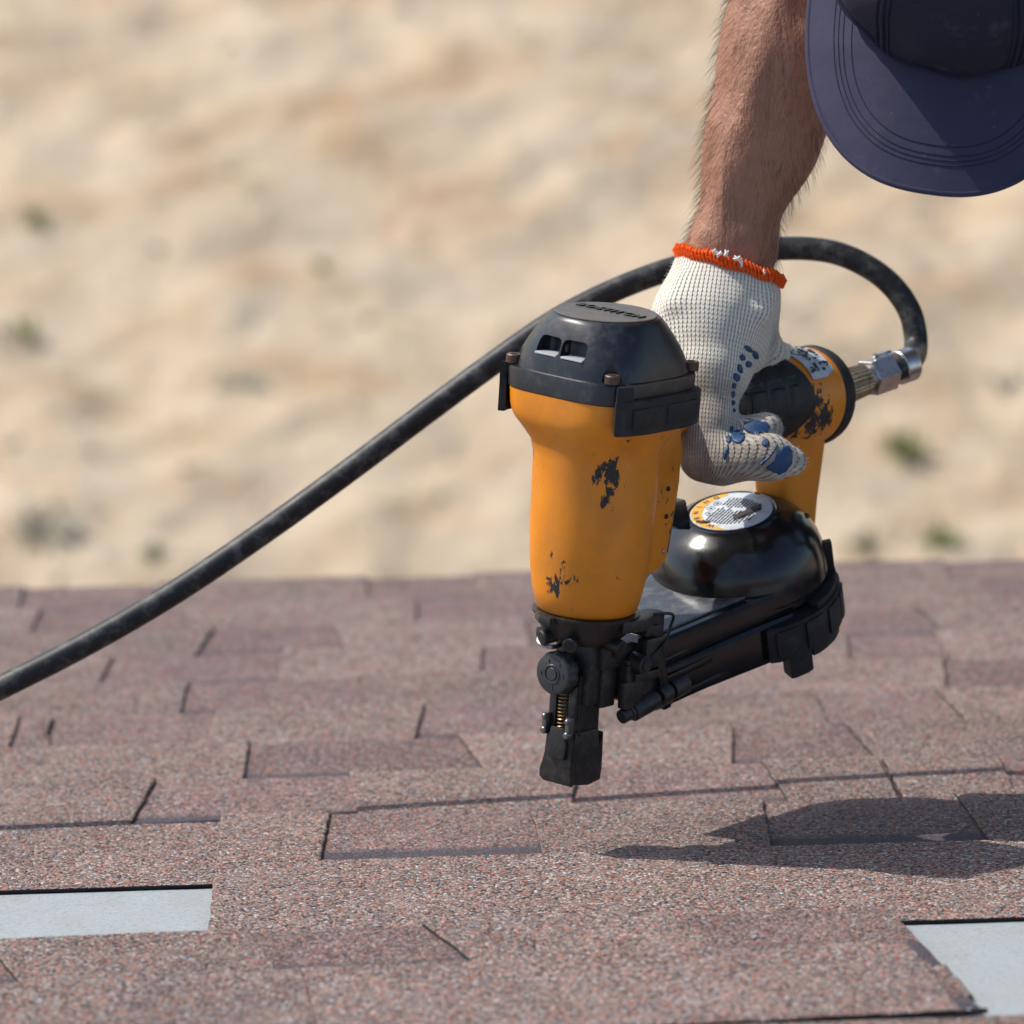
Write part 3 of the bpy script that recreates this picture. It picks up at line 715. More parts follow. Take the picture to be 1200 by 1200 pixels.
# handle
HZ0, HZ1 = .1995, .1945
def hpt(x): return V((x, 0, HZ0 + (HZ1 - HZ0) * (x - .05) / .16))
def handle_core(bm):
    mt = frame(hpt(.2) - hpt(.1)); mt.translation = hpt(.045)
    lathe(bm, [(.0110, 0, 2.4, .95, 1.0), (.0110, .035, 2.3, .9, 1.0), (.0160, .065, 2.2, .9, 1.1), (.0180, .094, 2.1, 1, 1.05), (.0225, .113, 2, 1.0, 1.04), (.0272, .129, 2, 1, 1.02), (.0284, .141, 2, 1, 1), (.0284, .1500, 2, 1, 1), (.027, .1505, 2)], 64, mt)
# frame(): local x = horizontal side, local y = up
handle = part('handle', handle_core, M['orange_worn'], gun, 40)
def grip(bm):
    seg = 72; rings = []
    xs = np.linspace(.062, .200, 40); S0 = .084
    for i, x in enumerate(xs):
        ring = []
        for k in range(seg):
            a = 2 * math.pi * k / seg; dn = -math.sin(a)                    # dn = 1 underneath
            t = i / (len(xs) - 1)
            xe = .1690 - .026 * max(0, dn) ** 1.3 - .010 * max(0, -dn) ** 2        # slanted end
            xx = S0 + (xe - S0) * t; c = hpt(xx)
            r = .0200 + .0092 * max(0, (xx - .118) / .052) ** 1.35 - .0010 * math.sin(math.pi * min(1, (xx - .062) / .08))
            fl = 1.0
            if t > .985: r -= .0012
            ring.append(bm.verts.new(c + V((0, math.cos(a) * r * .94 * fl, math.sin(a) * r * 1.08 * fl))))
        rings.append(ring)
    for a, b in zip(rings, rings[1:]):
        for k in range(seg): bm.faces.new((a[k], a[(k + 1) % seg], b[(k + 1) % seg], b[k]))
    bm.faces.new(rings[0][::-1]); bm.faces.new(rings[-1])
part('grip_sleeve', grip, M['grip'], handle, 40)
def grip_ribs(bm):
    def sp(x, a, up): 
        r = .0200 + .0092 * max(0, (x - .118) / .052) ** 1.35 + up; c = hpt(x); return c + V((0, -math.cos(a) * r * .94, math.sin(a) * r * 1.08))
    for x0, x1 in ((.102, .1165), (.1185, .1320), (.1340, .1465), (.1485, .1570)):
        for a0, a1 in ((-.25, .56), (.66, 1.30)):
            n, m_ = 10, 5; T = []
            for i in range(n + 1):
                row = []
                for j in range(m_ + 1):
                    e_ = i in (0, n) or j in (0, m_)
                    row.append(bm.verts.new(sp(x0 + (x1 - x0) * j / m_, a0 + (a1 - a0) * i / n, -.0004 if e_ else .0009)))
                T.append(row)
            for i in range(n):
                for j in range(m_): bm.faces.new((T[i][j], T[i][j + 1], T[i + 1][j + 1], T[i + 1][j]))
part('grip_pads', grip_ribs, M['grip'], handle)
def endcap(bm):
    mt = frame(hpt(.2) - hpt(.1)); mt.translation = hpt(.1950)
    lathe(bm, [(.0284, 0), (.0293, .0012), (.0295, .006), (.0285, .0095), (.024, .0120), (.013, .0135), (.0095, .0138), (.0092, .018), (.008, .0185)], 64, mt)
part('end_cap', endcap, M['rubber'], handle, 30)
def post(bm):
    lathe(bm, [(.019, .112, 4, .90, .70, .183, 0), (.019, .135, 4, .92, .72, .1825, 0), (.0195, .158, 4, .96, .78, .182, 0), (.022, .178, 3, .95, .85, .180, 0), (.024, .19, 2.5, .8, .9, .178, 0)], 48)
part('rear_post', post, M['orange_post'], gun, 40)
def sticker_on(name, mesh_o, poly, mat, parent, off=.0003, step=2.0):
    """conforming patch: pixel polygon dropped on the surface of an object given in gun coordinates"""
    return None
def handle_sticker(bm):
    # wraps the top of the boss
    n = 10; rows_ = []
    for x, r in ((.1700, .0268), (.1810, .0282), (.1905, .0286)):
        c = hpt(x); rows_.append([bm.verts.new(c + V((0, -math.cos(a) * (r + .0004), math.sin(a) * (r + .0004)))) for a in np.linspace(  .62 if x < .185 else .75, 1.95, n)])
    for a, b in zip(rows_, rows_[1:]):
        for i in range(n - 1): bm.faces.new((a[i], a[i + 1], b[i + 1], b[i]))
hs = part('sticker', handle_sticker, M['sticker_white'], handle, 60)
def sticker_marks(bm):
    rr = random.Random(5)
    for k in range(13):
        aa = .80 + k * .075 + rr.uniform(-.01, .01)
        for x0 in (.1725, .1770, .182, .1865):
            if rr.random() < .42: continue
            r = .0274 + (x0 - .170) * .07 + .0010; c = hpt(x0); p_ = c + V((0, -math.cos(aa) * r, math.sin(aa) * r)); nrm = V((0, -math.cos(aa), math.sin(aa)))
            mt = frame(nrm, V((1, 0, 0))); mt.translation = p_
            box(bm, (0, 0, 0), (.0015 * rr.uniform(.5, 1.3), .0042 * rr.uniform(.4, 1.1), .0004), mt @ Matrix.Rotation(rr.uniform(-.7, .7), 4, 'Z'), 0)
part('sticker_print', sticker_marks, M['print_dark'], handle)
# trigger
part('trigger', lambda bm: prism(bm, [(.056, .150), (.075, .150), (.0745, .143), (.0775, .138), (.083, .134), (.080, .1315), (.071, .133), (.062, .138), (.056, .141)], -.0085, .0085, None, .002, 'Y'), M['gloss'], gun)
# magazine: tilted, its rear end higher
MT = Matrix.Translation((.128, -.001, .1355)) @ Matrix.Rotation(R(-17), 4, 'Y')
def hull_pts(r, nose, hw, n=40, x1=None):
    t = math.acos((r - hw) / nose) if nose > r else 1.6
    pts = [(-nose, -hw)] + [(-r * math.cos(a), r * math.sin(a)) for a in np.linspace(-t, -2 * math.pi + t, n)][::1]
    pts = [(-nose, hw), (-nose, -hw)] + [(-r * math.cos(t + (2 * math.pi - 2 * t) * i / n), -r * math.sin(t + (2 * math.pi - 2 * t) * i / n)) for i in range(n + 1)]
    return pts
def lid(bm):
    lathe(bm, [(.0250, -.0016), (.0262, -.0008), (.0275, -.0012), (.0292, -.0030), (.0345, -.0052), (.0405, -.0092), (.0452, -.0145), (.0487, -.0210), (.0508, -.0285), (.0516, -.0360), (.0518, -.0420), (.0512, -.0430)], 80, MT)
mag = part('magazine', lid, M['gloss'], gun, 28)
def canister(bm):
    prism(bm, hull_pts(.0500, .108, .0215), -.0475, -.0320, MT, .0040)
part('canister_top', canister, M['gloss'], mag, 30)
def lower(bm):
    prism(bm, hull_pts(.0500, .110, .0195), -.0750, -.0497, MT, .006)
    prism(bm, hull_pts(.0470, .104, .0165), -.0500, -.0470, MT, .0005)
part('canister_base', lower, M['gloss'], mag, 30)
def ribs(bm):
    # bands and steps along the near wall of the neck
    a = V((-.108, -.0195, 0)); b = V((-.040, -.0365, 0)); d = (b - a).normalized(); yaw = math.atan2(d.y, d.x)
    for zz, w, L in ((-.0440, .0030, .040), (-.0560, .0045, .034), (-.0690, .0040, .046)):
        box(bm, (L / 2 + .006, -.0010, zz), (L, .0034, w), MT @ Matrix.Translation(a) @ Matrix.Rotation(yaw, 4, 'Z'), .0010)
    for s_, w in ((.004, .006),):
        box(bm, (s_, -.0016, -.053), (w, .0050, .040), MT @ Matrix.Translation(a) @ Matrix.Rotation(yaw, 4, 'Z'), .0012)
part('neck_ribs', ribs, M['gloss'], mag)
def shelf(bm): prism(bm, hull_pts(.0440, .100, .0150), -.0325, -.0306, MT, .0008)
part('feed_cover', shelf, mat_plain('grey_smoked_plastic', (.05, .055, .062), .28, 0, 400, .08, .2, .5, (.14, .14, .14), 110, .5), mag)
part('arrow_mark', lambda bm: prism(bm, [(-.099, .004), (-.094, -.008), (-.089, .004), (-.094, .001)], -.0306, -.0301, MT, 0), M['cut'], mag)
part('latch_slot', lambda bm: (box(bm, (.030, -.0285, -.0125), (.007, .004, .003), MT @ Matrix.Rotation(R(0), 4, 'Z'), .001),), M['iron'], mag)
def latch(bm):
    def arc(r0, r1, a0, a1, z0, z1, n=18, bev=.002):
        A = [(r0 * math.cos(t), r0 * math.sin(t)) for t in np.linspace(a0, a1, n)] + [(r1 * math.cos(t), r1 * math.sin(t)) for t in np.linspace(a1, a0, n)]
        prism(bm, A, z0, z1, MT, bev)
    arc(.0485, .0575, R(-128), R(-38), -.0735, -.0520)
    arc(.0485, .0560, R(-90), R(-30), -.0530, -.0475)
    for a in (-115, -95, -75, -57): arc(.0560, .0588, R(a - 8), R(a + 8), -.0712, -.0545, 6, .0012)
    arc(.0470, .0565, R(-116), R(-100), -.0870, -.0725, 8, .0012)
    arc(.0490, .0560, R(-98), R(-66), -.0790, -.0725, 8, .0012)
    arc(.0480, .0555, R(-48), R(-40), -.0475, -.0300, 6, .0012)
part('magazine_latch', latch, M['rubber'], mag)
def backlug(bm):
    box(bm, (.0525, .002, -.006), (.010, .024, .020), MT, .002); box(bm, (.0515, -.004, -.030), (.006, .012, .010), MT, .002)
part('rear_bracket', backlug, M['rubber'], mag)
# warning sticker on the lid
LT = MT @ Matrix.Rotation(R(-50), 4, 'Z')          # x to the right in the picture, y away
lab = part('warning_label', lambda bm: lathe(bm, [(.0240, -.0012), (.0240, -.00055), (.0239, -.0005)], 56, MT), M['sticker_white'], mag)
def ylw(bm):
    n = 40; A = np.linspace(R(42), R(212), n); o = []; i_ = []
    for k, a in enumerate(A):
        t = k / (n - 1); w = .0062 * (math.sin(math.pi * min(1, t * 1.02 + .02)) ** .5)
        o.append(((.0236) * math.cos(a), .0236 * math.sin(a))); i_.append(((.0236 - w - .0004) * math.cos(a), (.0236 - w - .0004) * math.sin(a)))
    prism(bm, o + i_[::-1], -.0006, -.00035, MT, 0)
part('label_band', ylw, M['sticker_yellow'], lab)
for k, ch in enumerate('WARNING'):
    a = R(62 + (6 - k) * 20)
    letters(ch, .0048, M['print_dark'], lab, MT @ Matrix.Translation((.0205 * math.cos(a), .0205 * math.sin(a), -.0003)) @ Matrix.Rotation(a - R(90), 4, 'Z'), .0001, 'label_letter')
def lines(bm):
    rr = random.Random(3); L2 = LT @ Matrix.Rotation(R(-32), 4, 'Z')
    for k in range(13):
        x = -.0085 + k * .0020
        lim = math.sqrt(max(0, .0180 ** 2 - x * x)) - .0015; y = -lim
        while y < lim - .001:
            w = rr.uniform(.0012, .0040); w = min(w, lim - y)
            if abs(y + w / 2 - .003) > .0012: box(bm, (x, y + w / 2, -.00040), (.00085, w, .00025), L2, 0)
            y += w + .0006
    for cx_, cy_ in ((-.0115, .0065), (-.0130, .0), (-.0075, .0120)):
        tube(bm, [LT @ V((cx_ + .0024 * math.cos(t), cy_ + .0024 * math.sin(t), -.0004)) for t in np.linspace(0, 6.1, 16)], .00018, 5, True)
        box(bm, (cx_, cy_, -.0004), (.0020, .0010, .0003), LT, 0)
part('label_print', lines, M['print_dark'], lab)
def smear(bm):
    MT = LT
    rr = random.Random(9)
    for path, w in (([(.001, -.0095), (.006, -.0070), (.012, -.0030), (.0175, .0015)], .0040), ([(-.0205, -.0085), (-.0165, -.0105), (-.0135, -.0110)], .0018)):
        L, Rr = [], []
        for i, p in enumerate(catmull([V((*q, 0)) for q in path], 14)):
            k = w * (.35 + rr.uniform(0, .75)); L.append((p.x + rr.uniform(-.0006, .0006), p.y - k)); Rr.append((p.x + rr.uniform(-.0006, .0006), p.y + k))
        prism(bm, L + Rr[::-1], -.0003, .0001, MT, 0)
part('grime_smear', smear, M['mud'], lab)
# nose
def flange(bm):
    lathe(bm, [(.0150, .0775, 2.6), (.0185, .0790, 2.4), (.0235, .0840, 2.2), (.0270, .0892, 2), (.0290, .0925, 2), (.0304, .0940, 2), (.0306, .0953, 2), (.0290, .0957, 2)], 64)
fl = part('nose_flange', flange, M['iron'], gun, 30)
part('flange_fin', lambda bm: prism(bm, [(-.004, -.030), (.012, -.0335), (.026, -.0285), (.023, -.017), (.004, -.020)], .0875, .0945, None, .0012), M['iron'], fl)
part('flange_fin', lambda bm: prism(bm, [(-.0345, -.002), (-.0345, .006), (-.028, .014), (-.020, .012), (-.022, -.004)], .0915, .0958, None, .001), M['iron'], fl)
for ang, zz, rad in ((-158, .0855, .0262), (-88, .0830, .0245), (-225, .0845, .0245), (160, .086, .026)):
    d = V((math.cos(R(ang)), math.sin(R(ang)), -.18)).normalized(); c = d * rad + V((0, 0, zz))
    b = part('bolt', lambda bm: (cyl(bm, c - d * .008, c + d * .0028, .0044, 20), ), M['iron'], fl)
    part('socket', lambda bm: cyl(bm, c + d * .0027, c + d * .0030, .0024, 6, None, 0), M['cut'], b)
def nose(bm):
    box(bm, (.003, .000, .062), (.024, .026, .038), None, .0015)                       # upper block
    box(bm, (.001, .001, .040), (.017, .0165, .050), None, .0012)                      # barrel
    box(bm, (-.0095, .0015, .0420), (.0040, .0200, .036), None, .0008)                 # front plate
    box(bm, (.011, -.006, .0700), (.026, .022, .014), None, .002)
    box(bm, (.006, -.0125, .0560), (.012, .006, .030), None, .001)
    prism(bm, [(-.012, .044), (-.012, .058), (-.004, .066), (.004, .064), (.004, .046)], .0095, .0125, None, .0006, 'Y')
no = part('nose', nose, M['iron'], gun)
def foot(bm):
    # flared contact foot: front wall and two cheeks
    prism(bm, [(-.0145, -.003), (-.0145, .004), (-.0130, .016), (-.0128, .027), (.0080, .027), (.0085, .017), (.0105, .0165), (.0112, .0225), (.0128, .0240), (.0135, .002), (.0125, -.004), (.002, -.0055)], -.0085, .0085, None, .0010, 'Y')
    prism(bm, [(-.0105, -.003), (-.0105, .0020), (-.0086, .0120), (-.0090, .026), (.0090, .026), (.0086, .0130), (.0125, .0040), (.0125, -.001), (.0090, -.0032)], -.0172, -.0142, None, .0008, 'X')
    prism(bm, [(-.0060, .012), (.0050, .012), (.0062, .018), (.0042, .030), (-.0050, .030), (-.0070, .020)], -.0196, -.0172, None, .0006, 'X')
part('contact_foot', foot, M['iron'], gun)
def clip(bm):
    for y in (-.0070, .0095):
        box(bm, (-.0170, y, .0305), (.005, .0032, .0125), None, .0012); cyl(bm, (-.0205, y, .0265), (-.0165, y, .0265), .0020, 12)
        cyl(bm, (-.0205, y, .0345), (-.0165, y, .0345), .0016, 12)
part('clip', clip, mat_plain('worn_steel', (.16, .16, .165), .35, .8, 500, .2, .3), no)
part('slide_rail', lambda bm: (box(bm, (-.0128, -.0055, .0400), (.0035, .0050, .028), None, .0008), box(bm, (-.0128, .0080, .0420), (.0035, .0050, .030), None, .0008)), M['iron'], no)
part('spring', lambda bm: tube(bm, [V((-.0132 + .0026 * math.cos(t), .0012 + .0026 * math.sin(t), .0285 + .023 * t / (2 * math.pi * 11))) for t in np.linspace(0, 2 * math.pi * 11, 200)], .00055, 6), M['spring'], no)
KM = Matrix.Translation((-.0135, .0030, .0610)) @ Matrix.Rotation(R(-90), 4, 'Y')
def knob(bm):
    prof = lambda r, z: None
    n = 48; ring = []
    zs = [(0, .0118), (.0012, .0124), (.0078, .0124), (.0092, .0114), (.0096, .0100)]
    rings = []
    for z, r in zs:
        rings.append([bm.verts.new(KM @ V(((r - (.0008 if (k % 6 in (0, 1) and r > .0115) else 0)) * math.cos(2 * math.pi * k / n), (r - (.0008 if (k % 6 in (0, 1) and r > .0115) else 0)) * math.sin(2 * math.pi * k / n), z))) for k in range(n)])
    for a, b in zip(rings, rings[1:]):
        for k in range(n): bm.faces.new((a[k], a[(k + 1) % n], b[(k + 1) % n], b[k]))
    bm.faces.new(rings[0][::-1]); bm.faces.new(rings[-1])
kn = part('depth_knob', knob, mat_plain('grey_black_knob', (.03, .033, .037), .45, 0, 600, .25, .25, .5, (.07, .066, .06), 150, .5), gun, 35)
def knob_marks(bm):
    tube(bm, [KM @ V((.0050 * math.cos(t), .0050 * math.sin(t), .0097)) for t in np.linspace(0, 2 * math.pi, 30)[:-1]], .0006, 6, True)
    lathe(bm, [(.0030, .0094), (.0036, .0100), (.0033, .0104)], 24, KM)
    for a in (20, 95, 185, 270, 320):
        box(bm, (.0078 * math.cos(R(a)), .0078 * math.sin(R(a)), .0096), (.0022, .0007, .0008), KM @ Matrix(), 0)
part('knob_dial', knob_marks, kn.data.materials[0], kn)
def feed(bm):
    # feed cylinder, pawl hinge and hinge pin running back below the neck
    a = V((.014, -.019, .0345)); b = V((.064, -.025, .0490)); d = (b - a)
    for t0, t1, r in ((0, .12, .0042), (.12, .16, .0050), (.16, .52, .0062), (.52, .57, .0040), (.57, .72, .0066), (.72, .76, .0046), (.76, .98, .0066)): cyl(bm, a + d * t0, a + d * t1, r, 22)
    box(bm, (.030, -.012, .0560), (.030, .020, .024), None, .002)
    box(bm, (.020, -.020, .0475), (.016, .006, .016), None, .0015)
    box(bm, (.036, -.021, .0700), (.020, .008, .018), None, .002)
    cyl(bm, (.022, -.018, .066), (.022, -.0285, .0655), .0056, 20); cyl(bm, (.022, -.0284, .0655), (.022, -.0292, .0655), .0036, 6)
    cyl(bm, (.008, -.014, .073), (.008, -.0195, .073), .0030, 16)
    cyl(bm, (.040, -.016, .075), (.040, -.016, .0915), .0072, 24); box(bm, (.033, -.019, .0830), (.014, .010, .006), None, .0012)
    box(bm, (.016, -.0205, .0590), (.004, .004, .012), None, .0008); box(bm, (.030, -.0235, .0575), (.022, .003, .005), Matrix(), .0008)
part('feed_mechanism', feed, M['iron'], gun)
part('tension_clip', lambda bm: tube(bm, catmull([V((.034, -.022, .092)), V((.046, -.026, .091)), V((.050, -.022, .082)), V((.040, -.026, .0745)), V((.030, -.025, .068))], 6), .0009, 8), M['iron'], gun)
part('belt_hook', lambda bm: tube(bm, catmull([V((-.013, .012, .078)), V((-.020, .016, .079)), V((-.024, .012, .0765)), V((-.020, .006, .0755)), V((-.012, .006, .0758))], 6), .0013, 8), M['steel'], no)

# ------------------------------------------------------------------ air hose
g = lambda x, y, z: GM @ V((x, y, z))
c0 = GM @ hpt(.2125); dirc = (P(1056, 430, (GM @ hpt(.262)).y) - c0).normalized(); CS = 1.42
base_h = c0.copy()
hose = empty('air_hose', W @ Matrix.Translation(base_h), 'black rubber air hose looping from the nail gun across the roof', 'hose')
TH = Matrix.Translation(-base_h)
def seg_(a, b, r, r2=None, n=24): return lambda bm: cyl(bm, c0 + dirc * a * CS, c0 + dirc * b * CS, r * 1.2, n, r2)
cp = part('coupling', lambda bm: (seg_(-.005, .006, .0078)(bm), seg_(.0055, .0085, .0066)(bm), seg_(.0225, .0250, .0068)(bm)), M['steel'], hose, 30, TH)
def knurl(bm):
    mt = frame(dirc); mt.translation = c0 + dirc * .008 * CS; n = 60
    rings = [[bm.verts.new(mt @ V(((1.16 * r - .0004 * (k % 2)) * math.cos(2 * math.pi * k / n), (1.16 * r - .0004 * (k % 2)) * math.sin(2 * math.pi * k / n), z * CS))) for k in range(n)] for z, r in ((0, .0075), (.001, .0086), (.006, .0090), (.010, .0086), (.0145, .0082), (.0150, .0070))]
    for a, b in zip(rings, rings[1:]):
        for k in range(n): bm.faces.new((a[k], a[(k + 1) % n], b[(k + 1) % n], b[k]))
    bm.faces.new(rings[0][::-1]); bm.faces.new(rings[-1])
part('knurled_collar', knurl, M['brass'], cp, 20)
part('hex_nut', lambda bm: seg_(.0245, .0370, .0098, None, 6)(bm), M['steel'], cp, 20)
part('hose_clamp', lambda bm: seg_(.0420, .0495, .0086)(bm), M['steel'], cp)
part('clamp_screw', lambda bm: (box(bm, c0 + dirc * .046 + V((0, 0, .0098)), (.010, .006, .005), None, .001), cyl(bm, c0 + dirc * .040 + V((0, 0, .0098)), c0 + dirc * .054 + V((0, 0, .0104)), .0022, 14)), M['steel'], cp)
e = c0 + dirc * .037 * CS
pts = [e, e + dirc * .010] + [P(*q) for q in [(1073, 412, .235), (1066, 365, .245), (1035, 325, .25), (985, 298, .255), (930, 291, .258), (860, 297, .258), (790, 314, .25),
    (720, 340, .243), (650, 376, .235), (580, 424, .225), (500, 483, .212), (400, 558, .195), (300, 630, .18), (200, 697, .165), (100, 755, .152), (0, 806, .142), (-110, 858, .135)]]
for px, z in ((-230, .033), (-350, .012), (-480, .0085), (-640, .0085), (-900, .0085)):
    p = PZ(px, 985, .02); pts.append(V((p.x, .13 + (.0 if px > -400 else (-px - 400) * .0006), z)))
part('hose_tube', lambda bm: tube(bm, catmull(pts, 10), .0072, 20), M['hose'], hose, 60, TH)
# ------------------------------------------------------------------ the roofer
A3 = lambda v: np.array(v)
wr = P(853, 300, .085); el = wr + V((.077, .03, .257))
ank = [V((.50, .66, .071)), V((.84, .56, .071))]
base_p = V((.66, .6, .004)); TP = Matrix.Translation(-base_p)
man = empty('person', W @ Matrix.Translation(base_p), 'person in navy cap and knit work glove bending over the roof with the nail gun', 'person')
HU = V((-.05, -.94, .33)).normalized(); HF = V((-.19, -.32, -.94)); HF = (HF - HU * HF.dot(HU)).normalized(); HS = HU.cross(HF)
tip = P(1088, 215, -.115); HC = tip - HF * .165
HMx = Matrix((HS, HF, HU)).transposed().to_4x4(); HMx.translation = HC
def H(s, f, u): return HC + HS * s + HF * f + HU * u
c7 = V((.31, .14, .70)); shR = V((.125, .19, .80)); shL = V((.50, .20, .73)); hip = V((.60, .56, .77))
hipR = hip + V((-.09, .03, 0)); hipL = hip + V((.09, -.02, 0)); knR = V((.53, .42, .41)); knL = V((.78, .34, .41))
elL = V((.66, .10, .52)); wrL = V((.72, .22, .46))
s = SDF((-.02, -.26, -.0), (1.0, .86, .95), .0042)
# forearm with its muscles and tendons
mid = wr.lerp(el, .5)
rad = (mid - P(700, mid.z, mid.y))
s.chain([wr - V((.006, 0, .05)), wr, wr.lerp(el, .22), wr.lerp(el, .45) + V((.004, 0, 0)), wr.lerp(el, .72) + V((.004, 0, 0)), el], [.0190, .0208, .0256, .0330, .0385, .0370], .02)
s.cap(wr.lerp(el, .25) + V((.014, .004, 0)), wr.lerp(el, .85) + V((.020, .0, 0)), .018, .030, .02)
s.cap(wr.lerp(el, .3) + V((-.013, -.002, 0)), wr.lerp(el, .9) + V((-.014, .0, 0)), .014, .030, .02)
s.cap(wr + V((-.010, -.017, .01)), wr.lerp(el, .6) + V((-.012, -.032, 0)), .0045, .006, .012)
s.cap(wr + V((.012, -.015, .01)), wr.lerp(el, .5) + V((.012, -.028, 0)), .0045, .006, .012)
s.ell(wr + V((.018, .006, .004)), (.010, .012, .014), None, .01)
s.chain([el, el.lerp(shR, .5), shR], [.040, .046, .058], .02)
# torso, neck, head
s.cap(shR, shL, .060, .060, .05); s.cap(c7 + V((0, .03, 0)), hip, .120, .115, .06); s.cap(c7 + V((.05, .05, -.02)), hip + V((0, -.03, -.03)), .13, .12, .06)
s.cap(hipR, hipL, .11, .11, .05)
s.cap(H(0, -.01, -.10), c7 + V((0, .02, .0)), .055, .062, .04)
s.ell(H(0, -.012, 0), (.072, .094, .095), HMx, .02); s.ell(H(0, .030, -.075), (.056, .062, .065), HMx, .03); s.ell(H(0, .066, -.112), (.026, .026, .020), HMx, .02)
s.cap(H(0, .088, -.030), H(0, .104, -.062), .007, .012, .010); s.ell(H(0, .088, -.088), (.024, .010, .009), HMx, .008)
for sg in (-1, 1):
    s.ell(H(sg * .073, -.008, -.045), (.010, .018, .030), HMx, .006); s.ell(H(sg * .030, .088, -.022), (.022, .010, .008), HMx, .01); s.ell(H(sg * .030, .094, -.040), (.014, .008, .009), HMx, .006, 'cut')
# other arm resting on the thigh
s.chain([shL, shL.lerp(elL, .5), elL, elL.lerp(wrL, .5), wrL], [.058, .046, .040, .036, .026], .02)
hd = (wrL - elL).normalized(); hs_ = hd.cross(V((0, 0, 1))).normalized(); pal = wrL + hd * .055
s.cap(wrL, pal, .026, .030, .02); 
for i, (o, L) in enumerate(((-.030, .062), (-.010, .074), (.011, .070), (.030, .054))):
    k0 = pal + hd * .030 + hs_ * o; k1 = k0 + hd * L * .5 + V((0, 0, -.016)); k2 = k1 + hd * L * .25 + V((0, 0, -.035)); s.chain([k0 - hd * .03, k0, k1, k2], [.011, .0105, .0098, .0085], .004)
s.chain([wrL + hs_ * -.012 + hd * .02, pal + hs_ * -.044, pal + hs_ * -.052 + hd * .034 + V((0, 0, -.02))], [.014, .0125, .0105], .006)
# legs
for a, b, c in ((hipR, knR, ank[0]), (hipL, knL, ank[1])):
    s.chain([a, a.lerp(b, .5), b, b.lerp(c, .4) + V((0, .02, 0)), c], [.092, .080, .058, .056, .040], .03); s.cap(c + V((0, .02, -.035)), c + V((.01, -.15, -.045)), .032, .026, .02)
bme = relax(s.mesh(), 2); body_o = link('body', bme, M['skin'], man, TP)
# hair on the bare forearm
bv = bvh_of(bme); bm = bmesh.new(); axis_d = (wr - el).normalized(); rr = random.Random(4); cnt = 0
for _ in range(5600):
    t = rr.uniform(-.02, .95); a = rr.uniform(0, 6.283); c = wr.lerp(el, t)
    x = axis_d.orthogonal().normalized(); d = (x * math.cos(a) + axis_d.cross(x) * math.sin(a))
    loc, nr, fi, ds = bv.ray_cast(c + d * .1, -d)
    if loc is None: continue
    side = nr.dot(CR)
    if rr.random() > .25 + .75 * abs(side): continue
    L = rr.uniform(.005, .013); dr = (axis_d * .75 + nr * rr.uniform(.25, .6) + V((rr.uniform(-.3, .3), rr.uniform(-.3, .3), rr.uniform(-.3, .3)))).normalized()
    w_ = dr.cross(ray(880, 150)).normalized() * .00006; p1 = loc + dr * L * .55; p2 = loc + dr * L + axis_d * L * .25
    v = [bm.verts.new(q) for q in (loc - w_, loc + w_, p1 + w_ * .8, p1 - w_ * .8, p2)]
    bm.faces.new((v[0], v[1], v[2], v[3])); bm.faces.new((v[3], v[2], v[4]))
hr = link('arm_hair', fin(bm), M['armhair'], body_o); hr['kind'] = 'stuff'
for sg in (-1, 1):
    eo = part('eye', lambda bm: ball(bm, H(sg * .030, .082, -.040), .0115, 16), M['eye'], body_o); part('iris', lambda bm: ball(bm, H(sg * .030, .0905, -.0395), (.005, .005, .005), 12), M['iris'], body_o)
h = SDF(np.minimum(A3(HC) - .16, A3(HC) + .16), A3(HC) + .16, .004)
h.ell(H(0, -.022, -.010), (.077, .096, .092), HMx, .01); h.ell(H(0, .060, -.045), (.075, .075, .055), HMx, .01, 'cut')
link('hair', relax(h.mesh()), M['hair'], body_o)
# clothing
def shell(name, build, mat, h_=.008, lo=(-.02, -.1, 0), hi=(1.05, .95, 1.0)):
    q = SDF(lo, hi, h_); build(q); me = relax(q.mesh(), 3)
    return link(name, me, mat, man, TP)
def shirt(q):
    q.cap(shR, shL, .074, .074, .06); q.cap(shR + V((.02, .03, -.02)), shL + V((-.02, .03, -.01)), .085, .085, .05); q.cap(c7 + V((0, .045, 0)), hip, .134, .130, .06); q.cap(c7 + V((.05, .06, -.02)), hip + V((0, -.03, -.03)), .138, .132, .06)
    q.cap(shR, shR.lerp(el, .42), .070, .062, .04); q.cap(shL, shL.lerp(elL, .45), .070, .062, .04); q.ell(c7 + V((-.008, .0, .0)), (.10, .085, .09), None, .05)
shell('shirt', shirt, M['shirt'])
def trousers(q):
    q.cap(hipR, hipL, .122, .122, .05)
    for a, b, c in ((hipR, knR, ank[0]), (hipL, knL, ank[1])): q.chain([a, a.lerp(b, .5), b, b.lerp(c, .5) + V((0, .01, 0)), c + V((0, 0, -.01))], [.105, .094, .072, .070, .062], .03)
shell('trousers', trousers, M['denim'])
for c in ank:
    o = shell('boot', lambda q: (q.cap(c + V((0, .03, -.030)), c + V((.01, -.16, -.038)), .044, .038, .02), q.cap(c + V((0, .01, .05)), c + V((0, .02, -.02)), .050, .046, .02)), M['leather'], .006, c - V((.12, .26, .12)), c + V((.12, .16, .16)))
    part('sole', lambda bm: prism(bm, [(c.x + .01 + .047 * math.cos(t) * (1.0 if math.sin(t) > 0 else .95), c.y - .065 + .138 * math.sin(t)) for t in np.linspace(0, 2 * math.pi, 33)[:-1]], .0035, .014, None, .003), M['rubber'], o)
